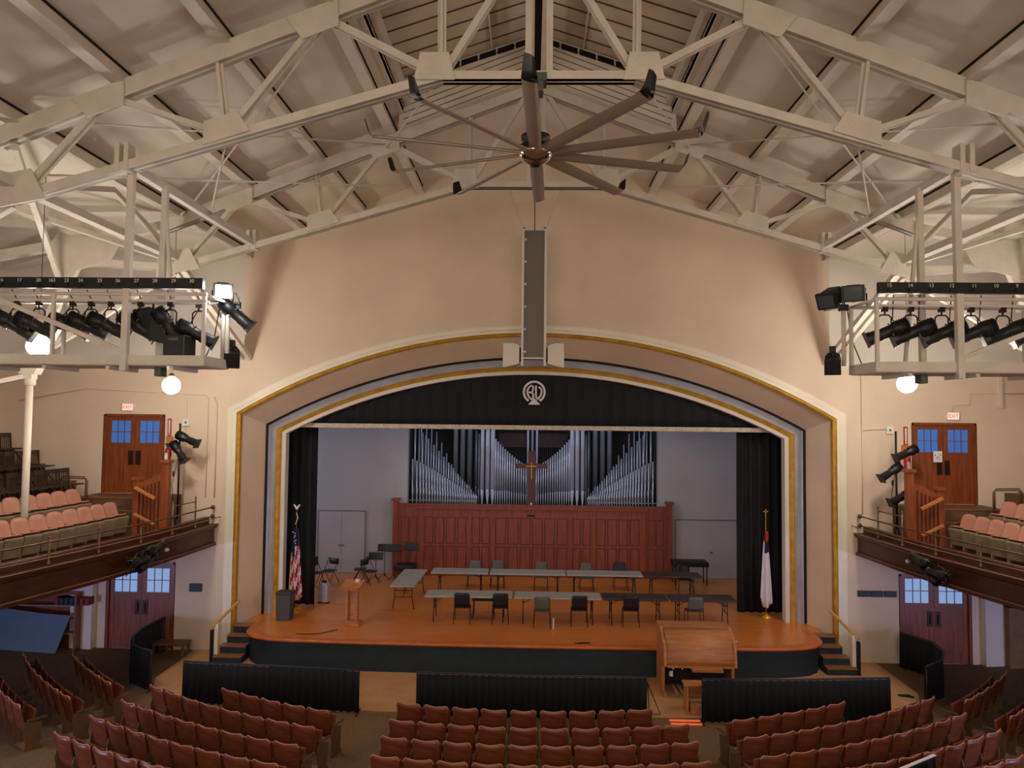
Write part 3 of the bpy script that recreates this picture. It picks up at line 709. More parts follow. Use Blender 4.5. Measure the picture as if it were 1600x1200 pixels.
for k,w_ in enumerate([1.75,.85,2.8,.85,1.75]):
    for (za,zb) in ((.12,1.05),(1.18,2.1)):
        n_=max(2,int(w_/.42)); pw=(w_-.14)/n_
        for i in range(n_):
            xa=x+.1+pw*i; xb=xa+pw-.1; m.box(xa+.01,xb-.01,-.078,-.06,za+.01,zb-.01)
    x+=w_
    if k<4: m.box(x-.05,x+.05,-.09,-.05,.0,2.42)
for s in (-1,1):
    for (za,zb) in ((.12,1.05),(1.18,2.1)):
        for (a,b) in ((4.22,4.44),(4.52,4.74)): m.box(min(s*a,s*b),max(s*a,s*b),-.02,0,za+.02,zb-.02)
m.build('panel',oakd,t)
for s in (-1,1):
    m=MB(); m.box(s*4.97-.09,s*4.97+.09,-.1,.15,0,2.68); m.box(s*4.97-.14,s*4.97+.14,-.15,.2,2.68,2.76); m.build('post',oakd,t)
m=MB(); m.box(-.18,.12,-.09,-.06,2.17,2.24); m.build('nameplate',black,t)
t=thing('pipe_organ','wide symmetrical array of silver organ pipes above the oak screen','pipe organ',(0,28.3,3.3))
def pipe(m,x,y,z0,z1,r):
    f_=min(.45,(z1-z0)*.22)+.1
    m.tube([(x,y,z0),(x,y,z0+f_)],[r*.25,r*.95],8,False); m.tube([(x,y,z0+f_+.005),(x,y,z1)],r,8)
    m.box(x-r*.5,x+r*.5,y-r*1.02,y-r*.9,z0+f_,z0+f_+r*.8)
cnt=0
for s in (-1,1):
    for k,(x,z1,r) in enumerate(((1.88,4.6,.075),(1.68,4.6,.085),(1.49,4.6,.085))):
        m=MB(); pipe(m,s*x,-.55,-.1,z1,r); m.build('pipe',tin,t)
    for k in range(4):
        m=MB(); pipe(m,s*(2.2+.28*k+(0 if k else .02)),.9,-.1,2.7 if k==0 else 4.8,.05 if k==0 else .105); m.build('pipe',tin2,t)
    for k in range(15):
        x=1.38-.078*k*(1+.0*k); x=1.38-.088*k if k<15 else 0
        m=MB(); pipe(m,s*x,-.5,-.1,2.42-.105*k+.0024*k*k if k<14 else 1.25,.033-.0008*k); m.build('pipe',tin,t)
    m=MB(); pipe(m,s*.17,-.2,-.1,4.6,.045); m.build('pipe',tin,t)
    m=MB(); pipe(m,s*2.02,-.3,-.1,2.6,.035); m.build('pipe',tin2,t)
    # fan ranks
    for rank,(zt,yy,nn) in enumerate(((2.85,-.1,25),(1.62,-.35,25))):
        for k in range(nn):
            u=k/(nn-1); x=4.5-2.35*(u**.85); z1=.32+(zt-.32)*((1-u)**1.12)
            if rank==0:
                m=MB(); pipe(m,s*x,yy,-.05,z1,.036-.014*u); m.build('pipe',tin2 if k%2 else tin,t); cnt+=1
m=MB(); pipe(m,0,.1,-.1,4.6,.045); m.build('pipe',tin,t)
m=MB()
for s in (-1,1):
    for rank,(zt,yy,nn) in enumerate(((1.62,-.42,25),(.95,-.6,25),(.6,-.72,25))):
        for k in range(nn):
            u=k/(nn-1); x=4.53-2.4*(u**.85)-.03*rank; z1=.3+(zt-.3)*((1-u)**1.15); pipe(m,s*x,yy,-.05,z1,.032-.012*u)
    for k in range(7): pipe(m,s*(4.35-.2*k),.5,0,3.9-.42*k,.025)
o=m.build('pipe_rank',tin,t); o['kind']='stuff'
m=MB()
for s in (-1,1): m.box(min(s*2.05,s*4.62),max(s*2.05,s*4.62),-.85,-.83,.1,.125); m.box(s*2.06-.01,s*2.06+.01,-.85,-.83,-.1,.12); m.box(s*4.6-.01,s*4.6+.01,-.85,-.83,-.1,.12)
m.build('rank_rail',mat('rail_pale',(150,160,160),.5),t)
m=MB(); m.box(-1.35,-.25,1.2,1.3,2.05,2.6); m.box(.25,1.4,1.2,1.3,2.05,2.6); m.build('louvre_panel',mauve,t)
m=MB()
for k in range(40): m.box(-1.5+.075*k,-1.48+.075*k,1.22,1.3,1.2,3.2)
m.build('louvre_slat',mat('slat_grey',(66,60,58),.7),t)
m=MB(); m.box(-4.5,4.5,-.9,1.4,-.2,-.1); m.build('wind_chest',chamber,t)
t=thing('wooden_cross','dark wooden cross with a small gold cross, before the organ pipes','cross',(-.03,26.97,3.35))
m=MB(); m.box(-.13,.13,-.06,.06,0,1.95); m.box(-.59,.59,-.05,.05,1.33,1.5); m.build('beam',mat('cross_wood',(86,42,36),.5,var=.1,scale=4),t)
m=MB(); m.box(-.012,.012,-.075,-.06,.95,1.55); m.box(-.2,.2,-.075,-.06,1.4,1.425); m.build('inlay',gold,t)
m=MB(); m.lathe([(.03,0),(.03,.08),(.001,.1)],8,(0,-.08,0)); m.build('stud',paper,t)

# ------------------------------------------------------------------ organ console and bench
t=thing('organ_console','honey oak roll-top organ console standing before the stage front','organ console',(3.96,17.6,0))
for s in (-1,1):
    m=MB(); m.prism([(.0,0),(1.1,0),(1.1,1.5),(.62,1.5),(.12,1.2),(.0,.72),(.3,.68),(.3,.1),(0,.1)],s*.82-.035,s*.82+.035,'YZ'); m.build('side_panel',oakl,t,bevel=.01)
m=MB(); m.box(-.79,.79,.62,1.1,1.46,1.5); m.build('top_board',oakl,t,bevel=.008)
m=MB(); pr=[(.6,1.46),(.45,1.42),(.3,1.34),(.17,1.2),(.09,1.02),(.05,.85),(.04,.74)]
m.grid([[(x,y,z) for y,z in pr] for x in (-.78,.78)][::-1]); m.build('roll_top',oakl,t,solid=.025)
m=MB(); m.box(-.78,.78,.0,.06,.70,.745); m.build('lid_rail',oakl,t)
m=MB(); m.box(-.79,.79,.9,1.08,0,1.45); m.box(-.78,.78,.35,.9,.66,.7); m.build('back_panel',mat('console_inside',(36,20,14),.7,var=.1),t)
m=MB(); m.box(-.22,.5,-.1,.0,.64,.7); m.build('music_ledge',oakl,t)
m=MB()
for k in range(9): m.box(-.6+.14*k,-.55+.14*k,-.1,.5,.14,.17)
m.build('pedal',riserm,t)
m=MB()
for k in range(7): m.tube([(-.68+.06*k*0,.3,.42+.05*k*.3),(-.62,.2,.44+.02*k)],.012,6)
for k in range(6): m.tube([(-.6+.22*k,.3,.6),(-.6+.22*k,.24,.6)],.02,6)
m.build('stop_knob',paper,t)
t=thing('organ_bench','wooden organ bench in front of the console opening','bench',(4.02,16.92,0))
m=MB(); m.box(-.62,.62,-.15,.18,.56,.61); m.build('seat',oakl,t,bevel=.01)
for s in (-1,1):
    m=MB(); m.box(s*.55-.025,s*.55+.025,-.14,.16,0,.56); m.build('side',oakl,t)
m=MB(); m.box(-.52,.52,.1,.13,.28,.56); m.build('stretcher',oakl,t)
t=thing('pedal_step','low slatted wooden box under the organ bench','step',(3.95,16.62,0))
m=MB(); m.box(-.42,.42,-.02,.3,0,.2); m.build('box',oakl,t)
m=MB()
for k in range(12): m.box(-.4+.07*k,-.365+.07*k,-.01,.29,.2,.215)
m.build('slat',riserm,t)
m=MB(); m.box(2.98,3.64,16.1,16.13,.0,.03); m.box(2.98,3.64,16.28,16.31,.0,.03); tag(m.build('glowing_strip',matred),'pair of thin glowing orange strips on the floor beside the right drape rail','floor strip')
t=thing('easel_foot','black folded metal stand beside the middle drape rail end','stand',(2.72,16.9,0))
m=MB(); m.tube([(-.12,.1,.6),(.12,-.3,.02),(-.12,-.3,.02),(-.1,.1,.55)],.014,6); m.build('frame',black,t)

# ------------------------------------------------------------------ tables
def table(x0,x1,y0,top,label,group=None,rz=0,legin=.25,cx=None):
    L=x1-x0; t=thing('folding_table',label,'table',((x0+x1)/2,y0+.38,SZ),rz,group)
    m=MB(); m.box(-L/2,L/2,-.38,.38,.69,.74); m.build('tabletop',top,t,bevel=.02)
    for s in (-1,1):
        xx=s*(L/2-legin)
        m=MB(); m.tube([(xx,-.26,.69),(xx,-.26,.35),(xx,-.32,.0)],.014,6); m.tube([(xx,.26,.69),(xx,.26,.35),(xx,.32,.0)],.014,6); m.tube([(xx,-.26,.35),(xx,.26,.35)],.012,6); m.tube([(xx,-.26,.55),(xx,.26,.55)],.012,6)
        m.build('leg',black,t)
        m=MB(); m.tube([(xx,0,.5),(xx-s*.35,0,.69)],.01,6); m.tube([(xx,0,.35),(xx,0,.55)],.01,6); m.build('brace',black,t)
    return t
table(-3.0,-.55,20.78,greytop,'grey folding table at the left of the front table row')
table(-.49,1.95,20.76,greytop,'grey folding table in the middle of the front table row')
table(1.98,3.81,20.76,browntop,'dark brown folding table right of the front grey tables')
table(3.86,5.69,20.76,browntop,'dark brown folding table at the right end of the front table row')
table(-3.25,-1.4,23.9,greytop,'short grey folding table at the left of the rear table row')
table(-1.35,1.1,23.88,greytop,'grey folding table in the middle of the rear table row')
table(1.13,3.57,23.88,greytop,'grey folding table third along the rear table row')
table(3.62,5.45,23.85,browntop,'dark brown folding table at the right end of the rear table row')
table(-5.03,-2.6,22.78,greytop,'grey folding table set end-on at the left of the table square',rz=PI/2+R(-1))
# chairs on the stage
def stack_chair(shell,name,arms=False):
    t=thing('stage_chair','x','chair',(0,0,-60))
    m=MB(); rows=[]
    for k in range(6):
        z=.5+.36*k/5; w=.215-.02*max(0,k-3); rows.append([(x*w/.2,-.2-.05*k/5-.03*(1-(x/.2)**2),z) for x in (-.2,-.14,-.07,0,.07,.14,.2)])
    m.grid(rows); m.build('backrest',shell,t,solid=.02)
    m=MB(); m.box(-.22,.22,-.2,.22,.42,.45); m.build('seat',shell,t,bevel=.012)
    for s in (-1,1):
        m=MB(); m.tube([(s*.2,-.24,.84),(s*.21,-.2,.44),(s*.23,-.25,0)],.011,6); m.build('leg',black,t)
        m=MB(); m.tube([(s*.21,.2,.42),(s*.23,.22,0)],.011,6); m.build('leg',black,t)
        m=MB(); m.tube([(s*.21,-.2,.43),(s*.21,.2,.42)],.01,6); m.build('side_rail',black,t)
    return t
CB=stack_chair(chairblk,'b'); CG=stack_chair(chairgrey,'g')
ch=[(CB,-1.94,20.92,0,'black chair, leftmost facing the front table row'),(CB,-.88,20.95,3,'black chair, second from left at the front table row'),(CG,.29,20.62,0,'grey chair pulled out at the middle front table'),(CB,1.32,20.82,0,'black chair at the right end of the middle front table'),(CB,2.76,20.9,-3,'black chair at the first dark brown front table'),(CG,4.52,20.9,0,'grey chair at the right end of the front table row'),
(CG,-1.93,25.1,180,'grey chair behind the short grey rear table'),(CG,-1.15,25.15,180,'grey chair behind the rear tables, second from left'),(CG,.32,25.0,180,'grey chair behind the middle rear table'),(CG,1.84,25.0,180,'grey chair behind the third rear table, left side'),(CB,3.0,25.2,180,'black chair behind the third rear table'),(CB,5.1,25.0,180,'black chair behind the dark brown rear table')]
for src,x,y,a,l in ch: copy_thing(src,(x,y,SZ),R(a),l,'stage chairs around the tables')
t=thing('low_bench','black padded bench between the two left front chairs','bench',(-1.38,21.5,SZ))
m=MB(); m.box(-.33,.33,-.18,.18,.48,.56); m.build('seat',chairblk,t,bevel=.02)
for s in (-1,1):
    m=MB(); m.tube([(s*.28,-.15,.48),(s*.3,-.17,0)],.012,6);m.tube([(s*.28,.15,.48),(s*.3,.17,0)],.012,6); m.build('leg',black,t)
t=thing('black_table','black padded table standing by the right rear stage wall','table',(5.55,26.3,SZ))
m=MB(); m.box(-.62,.62,-.3,.3,.62,.8); m.build('top',chairblk,t,bevel=.04)
for a,b in ((-.55,-.25),(.55,-.25),(.55,.25),(-.55,.25)):
    m=MB(); m.tube([(a,b,.62),(a,b,0)],.02,6); m.build('leg',black,t)
def fold_chair(): 
    t=thing('folding_chair','x','chair',(0,0,-62)); g=mat('olive_black_metal',(36,37,31),.5,var=.1)
    m=MB(); rows=[[(x,.22+.03*(abs(x)/.2)**2,z) for x in (-.2,-.1,0,.1,.2)] for z in (.62,.72,.82)]; m.grid(rows); m.build('backrest',g,t,solid=.02)
    m=MB(); m.box(-.2,.2,-.2,.2,.42,.45); m.build('seat',g,t,bevel=.012)
    for s in (-1,1):
        m=MB(); m.tube([(s*.21,.25,.84),(s*.21,-.0,.44),(s*.22,-.25,0)],.012,6); m.build('leg',g,t)
        m=MB(); m.tube([(s*.2,-.0,.42),(s*.21,.28,0)],.012,6); m.build('leg',g,t)
    return t
FC=fold_chair()
for x,y,a,l in ((-6.95,25.4,-25,'olive folding chair at stage left, turned toward the hall'),(-7.3,25.0,50,'olive folding chair at stage left, half hidden by the curtain'),(-5.95,25.7,-80,'olive folding chair left of the music stands, back to the left'),(-5.55,25.4,60,'olive folding chair nearest the music stands')):
    copy_thing(FC,(x,y,SZ),R(a),l,'folding chairs at stage left')
t=thing('dark_stool','black stool draped over behind the end-on table','stool',(-4.45,26.2,SZ))
m=MB(); m.box(-.35,.35,-.3,.3,.35,.55); m.build('seat',chairblk,t,bevel=.05)
for a,b in ((-.3,-.25),(.3,-.25),(.3,.25),(-.3,.25)):
    m=MB(); m.tube([(a,b,.4),(a,b,0)],.015,6); m.build('leg',black,t)
def stand(x,y,h,rz,w,label):
    t=thing('music_stand',label,'music stand',(x,y,SZ),rz,'music stands at stage left')
    m=MB(); m.add([(-w/2,-.03,h-.22),(w/2,-.03,h-.22),(w/2,.06,h),(-w/2,.06,h)],[(0,1,2,3)]); m.box(-w/2,w/2,-.08,-.03,h-.235,h-.22); m.build('desk',black,t,solid=.008)
    m=MB(); m.tube([(0,0,.1),(0,.02,h-.1)],.012,6); m.build('pole',black,t)
    m=MB()
    for k in range(3): a=R(90+120*k); m.tube([(0,0,.2),(.26*math.cos(a),.26*math.sin(a),.01)],.01,6)
    m.build('base',black,t)
stand(-5.45,25.9,.98,0,.52,'black music stand low behind the folding chair')
stand(-5.2,26.2,1.22,0,.5,'black music stand, second from the organ screen'); stand(-4.82,26.0,1.25,.1,.5,'black music stand before the white wall edge'); stand(-4.2,25.8,1.34,-.25,.5,'black music stand before the oak screen, tilted')
stand(-7.15,24.3,1.1,.3,.25,'black microphone stand beside the left curtain')
# lectern, bin, suitcase, flags
t=thing('lectern','slim wooden lectern alone at the front left of the stage','lectern',(-4.95,20.45,SZ),R(-12))
m=MB(); m.box(-.3,.28,-.18,.2,0,.07); m.box(-.25,.23,-.14,.16,.07,.11); m.build('base',oakl,t,bevel=.01)
for s in (-1,1):
    m=MB(); m.box(s*.14-.03,s*.14+.03,-.05,.08,.1,1.02); m.build('upright',oakl,t)
m=MB(); m.box(-.12,.12,.04,.07,.1,1.0); m.build('back_board',oakl,t)
m=MB(); m.M=Matrix.Translation((0,0,1.08))@Matrix.Rotation(R(22),4,'X'); m.box(-.28,.28,-.22,.22,-.03,.03); m.box(-.28,.28,-.24,-.22,-.03,.07); m.build('reading_desk',oakl,t)
m=MB(); m.box(.05,.15,.08,.16,1.12,1.22); m.build('small_white_item',paper,t)
t=thing('waste_bin','dark grey square bin at the front left of the stage','bin',(-6.95,20.85,SZ))
m=MB(); m.prism([(-.19,0),(.19,0),(.21,.72),(-.21,.72)],-.18,.2); m.build('body',mat('bin_grey',(74,70,68),.6,var=.06),t,bevel=.015)
m=MB(); m.box(-.22,.22,-.2,.22,.72,.78); m.build('lid',mat('bin_lid',(56,53,52),.6,var=.06),t,bevel=.01)
t=thing('suitcase','upright silver hard suitcase at the foot of the left curtain','suitcase',(-6.38,22.75,SZ),R(-15))
m=MB(); m.prism([(-.17,.04),(.17,.04),(.17,.5),(.1,.62),(-.1,.62),(-.17,.5)],-.1,.12); m.build('shell',mat('silver_shell',(176,176,182),.4,.3),t,bevel=.02)
m=MB(); m.box(-.08,.08,-.02,.02,.62,.68); m.box(-.15,-.1,-.09,.1,0,.05); m.box(.1,.15,-.09,.1,0,.05); m.build('handle_and_wheels',black,t)
def drape_flag(name,label,x,y,top,kind):
    t=thing(name,label,'flag',(x,y,SZ))
    m=MB(); m.lathe([(.16,0),(.16,.03),(.05,.08),(.02,.14)],16); m.build('base',gold,t)
    m=MB(); m.tube([(0,0,.1),(0,0,top)],.014,8); m.build('pole',oakl if kind=='w' else brass,t)
    m=MB()
    if kind=='us':
        m.box(-.012,.012,-.012,.012,top,top+.06); m.prism([(0,top+.06),(.06,top+.13),(.11,top+.14),(.05,top+.04),(.02,top-.02),(-.02,top-.02),(-.05,top+.04),(-.11,top+.14),(-.06,top+.13)],-.01,.01)
        m.build('eagle_finial',paper,t)
        m=MB(); m.tube([(0,-.03,top-.1),(.05,-.04,top-.25),(-.02,-.04,top-.45)],.012,6); m.build('tassel',paper,t)
        # draped cloth: striped columns with folds
        rows=[];N=26
        z1=top-.55; z0=.42
        for j in range(17):
            v=j/16; row=[]
            for i in range(N+1):
                u=i/N; w=.10+.24*v**.8; ph=u*2*PI*2.2
                xx=(u-.5)*2*w*.55+(.03 if v<.5 else .06*v); yy=-.06-.06*math.cos(ph)*(.3+v)
                zz=z1-(z1-z0)*v+ (.25*v)*(abs(u-.62)*1.5-.2)
                row.append((xx,yy,zz))
            rows.append(row)
        m=MB(); m.grid(rows,True); nf=[]
        for j in range(16):
            for i in range(N):
                st=int((j*1.0+i*.55))%4<2
                if j<4 or (j<7 and i<8): mi=1
                else: mi=0 if st else 2
                nf.append(mi)
        m.mi=nf; m.build('flag_cloth',[fred,fblue,fwhite],t,solid=.008)
        m=MB(); rr=random.Random(2)
        for k in range(9):
            xx=-.05+.1*rr.random(); zz=z1-.05-.5*rr.random(); m.add([(xx-.016,-.16,zz),(xx,-.16,zz-.02),(xx+.016,-.16,zz),(xx,-.16,zz+.02)],[(0,1,2,3)])
        m.build('star',paper,t)
        m=MB(); e=rows[-1]; m.tube([tuple(Vector(p)+Vector((0,-.005,0))) for p in e],.018,6); m.tube([r_[0] for r_ in rows[6:]],.014,6); m.build('gold_fringe',gold,t)
    else:
        m.box(-.015,.015,-.01,.01,top,top+.2); m.box(-.07,.07,-.01,.01,top+.11,top+.14); m.build('cross_finial',gold,t)
        rows=[];N=20; z1=top-.45; z0=.32
        for j in range(15):
            v=j/14; row=[]
            for i in range(N+1):
                u=i/N; w=.06+.24*v**.8; xx=(u-.5)*2*w*.6-.02; yy=-.05-.06*math.cos(u*2*PI*1.8)*(.3+v); zz=z1-(z1-z0)*v+(.9*v)*max(0,.35-u)+.5*v*max(0,u-.75)
                row.append((xx,yy,zz))
            rows.append(row)
        m=MB(); m.grid(rows,True); m.mi=[(2 if j<2 else 1) if (j<4 and i>6) or j<2 else 0 for j in range(14) for i in range(N)]; m.build('flag_cloth',[fwhite,fblue,fred],t,solid=.008)
        m=MB(); m.box(-.05,.03,-.13,-.125,z1-.24,z1+.02); m.build('red_cross_patch',fred,t)
        m=MB(); e=rows[-1]; m.tube([tuple(p) for p in e],.012,6); m.build('gold_fringe',gold,t)
drape_flag('american_flag','draped striped flag on an eagle-topped pole behind the bin at stage left',-6.9,21.55,3.0,'us')
drape_flag('white_church_flag','white draped flag with blue corner on a cross-topped pole at stage right',6.83,21.9,2.95,'w')
for i,(x,y) in enumerate(((5.12,19.5),(5.28,19.5))):
    m=MB(); m.cb((x,y,SZ+.012),.09,.05,.015); tag(m.build('white_floor_tag',paper),'tiny white card on the stage floor, %s of the pair right of the console'%('left' if i==0 else 'right'),'card')
m=MB(); m.tube([(-5.2,19.9,SZ+.012),(-5.6,19.5,SZ+.012),(-6.0,19.42,SZ+.012),(-6.2,19.5,SZ+.012)],.01,6); tag(m.build('floor_cable',black),'thin dark cable lying on the stage near the lectern','cable')
m=MB(); m.tube([(1.1,19.1,SZ+.012),(1.35,19.15,SZ+.015),(1.5,19.13,SZ+.012),(1.15,19.06,SZ+.012)],.012,6); tag(m.build('coiled_cable',black),'short dark cable coil on the stage front edge','cable')
m=MB(); m.box(.58,.61,20.35,20.38,SZ,SZ+.3); tag(m.build('white_marker',paper),'thin white upright marker beside the grey front chair','marker')

# ------------------------------------------------------------------ theatre seats on the main floor
def theatre_seat():
    t=thing('theatre_chair','x','seat',(0,0,-55))
    m=MB(); rows=[]; xs=[-.245,-.235,-.2,-.12,0,.12,.2,.235,.245]
    topz=[.83,.875,.9,.888,.878,.888,.9,.875,.83]
    for k in range(7):
        v=k/6; row=[]
        for x,tz_ in zip(xs,topz):
            z=.36+(tz_-.36)*v; row.append((x*(.9+.1*v),-.17-.12*v-.035*(1-(x/.245)**2)+.0*k,z))
        rows.append(row)
    m.grid(rows); b=m.build('backrest',seatwood,t,solid=.018)
    m=MB(); m.tube([(p[0],p[1],p[2]+.002) for p in rows[-1]],.011,6); m.build('top_edge_highlight',seatedge,b)
    m=MB(); m.M=Matrix.Translation((0,-.07,.37))@Matrix.Rotation(R(84),4,'X'); m.box(-.225,.225,0,.37,-.025,.025); m.build('seat_pan',seatwood,t,bevel=.015)
    m=MB(); m.prism([(-.24,0),(.12,0),(.05,.1),(.08,.5),(-.22,.56),(-.25,.45),(-.2,.1)],.262,.285,'YZ'); m.box(.255,.292,-.18,.16,.56,.59); m.build('standard',seatmetal,t)
    return t
TS=theatre_seat()
def seat_end(parent,mirror=-1):
    m=MB(); m.prism([(-.24,0),(.12,0),(.05,.1),(.08,.5),(-.22,.56),(-.25,.45),(-.2,.1)],-.285,-.262,'YZ'); m.box(-.292,-.255,-.18,.16,.56,.59); m.build('end_panel',seatmetal,parent)
def seat_row(ri,phi0,n,block,rowname,endl=True,r=None,z=None,pitch=.553,sgn=1,gap=()):
    r=r or RR[ri]; z=rowz(ri) if z is None else z
    for k in range(n):
        ph=phi0+sgn*(k+.5)*pitch/r
        if k in gap: pass
        x=r*math.sin(ph); y=OC-r*math.cos(ph)
        rot=ph+R(random.uniform(-1.5,1.5))
        side={1:'from the left',-1:'from the aisle'}[sgn] if block=='centre' else 'from its aisle end'
        o=copy_thing(TS,(x+.26*math.sin(-ph)*-1*0,y+.27*0,z+.013),rot,'reddish wooden seat, %s %s, %s row of the %s block'%(ORD[k],side,rowname,block),'%s block seats, %s row'%(block,rowname))
        if (k==0 and sgn==1) : seat_end(o)
        if sgn==-1 and k==n-1: seat_end(o)
names=['front','second','third','fourth','fifth']
for i,(ri,n) in enumerate(((1,9),(2,10),(3,10),(4,10),(5,10))):
    r=RR[ri]-.28; seat_row(ri,math.asin(-2.62/r),n,'centre',names[i],r=r)
for i,(ri,xa,n) in enumerate(((2,3.72,5),(3,3.75,8),(4,3.8,8),(5,3.85,8),(6,3.9,8))):
    r=RR[ri]-.28
    seat_row(ri,-math.asin(xa/r),n,'left',names[i],r=r,sgn=-1)
for i,(ri,xa,n) in enumerate(((2,3.62,5),(3,3.6,9),(4,3.65,9),(5,3.7,9),(6,3.8,8))):
    r=RR[ri]-.28; seat_row(ri,math.asin(xa/r),n,'right',names[i],r=r)
for i,(r,xa,n) in enumerate(((14.25,8.5,5),(15.15,8.8,7),(15.95,9.4,6))):
    r-=.28; seat_row(3,-math.asin(xa/r),n,'far left',names[i],r=r,sgn=-1,z=[0.02,.06,.1][i])
    seat_row(3,math.asin(xa/r),n,'far right',names[i],r=r,z=[0.02,.06,.1][i])
# leaning panel bottom right
t=thing('leaning_screen','black flat screen with a pale rim leaning behind seat backs, bottom right','screen',(6.05,12.02,.12),R(33))
m=MB(); m.box(-.55,.55,0,.04,0,1.0); m.build('screen',black,t)
m=MB(); m.box(-.56,.56,-.005,.045,1.0,1.015); m.box(-.57,-.55,-.005,.045,0,1.015); m.build('rim',paper,t)

# ------------------------------------------------------------------ balconies
EP=[(8.85,20.45),(8.95,18.5),(9.1,17),(9.36,15.5),(9.8,13.5),(10.4,11.5),(11.2,9.5),(12.2,7.5)]
def ecurve(y):
    for (xa,ya),(xb,yb) in zip(EP[:-1],EP[1:]):
        if yb<=y<=ya: return xa+(xb-xa)*(ya-y)/(ya-yb)
    return EP[-1][0]
YS=[20.44,19.8,19.2,18.5,17.8,17,16.2,15.5,14.8,14.1,13.5,12.8,12.1,11.5,10.8,10.1,9.5,8.8,8.1,7.5]
def balc_chair_dark():
    t=thing('wooden_folding_chair','x','chair',(0,0,-58))
    m=MB()
    for s in (-1,1): m.bar((s*.19,-.2,0),(s*.19,-.26,.85),.025,.035); m.bar((s*.19,.2,0),(s*.19,-.2,.45),.025,.03)
    m.build('frame',darkwood,t)
    m=MB(); m.box(-.21,.21,-.28,-.255,.74,.86)
    for k in range(5): m.bar((-.14+.07*k,-.25,.44),(-.14+.07*k,-.265,.76),.03,.012)
    m.build('backrest',darkwood,t)
    m=MB(); m.box(-.2,.2,-.2,.2,.42,.45); m.build('seat',darkwood,t); return t
DC=balc_chair_dark()
def pink_seat():  # scaled copies below
    t=thing('balcony_chair','x','seat',(0,0,-57))
    m=MB(); rows=[]
    xs=[-.225,-.215,-.17,-.09,0,.09,.17,.215,.225]; tz_=[.66,.74,.79,.815,.82,.815,.79,.74,.66]
    for k in range(6):
        v=k/5; rows.append([(x,-.12-.12*v-.03*(1-(x/.225)**2),.40+(z-.40)*v) for x,z in zip(xs,tz_)])
    m.grid(rows); m.build('backrest',pinkseat,t,solid=.035)
    m=MB(); m.M=Matrix.Translation((0,-.1,.42))@Matrix.Rotation(R(22),4,'X'); m.box(-.215,.215,0,.26,0,.03); sp=m.build('seat_top',pinkseat,t,bevel=.01)
    m=MB(); m.M=Matrix.Translation((0,.07,.10))@Matrix.Rotation(R(76),4,'X'); m.box(-.225,.225,-.02,.40,-.07,.0); m.build('seat_pan',olive,t,bevel=.02)
    m=MB(); m.bar((.24,.05,0),(.24,-.08,.5),.025,.06); m.bar((.24,-.2,.5),(.24,.14,.5),.035,.03); m.box(.228,.252,.1,.13,0,.3); m.build('standard',mat('balcony_standard',(150,124,88),.5,var=.08),t)
    return t
PS=pink_seat()
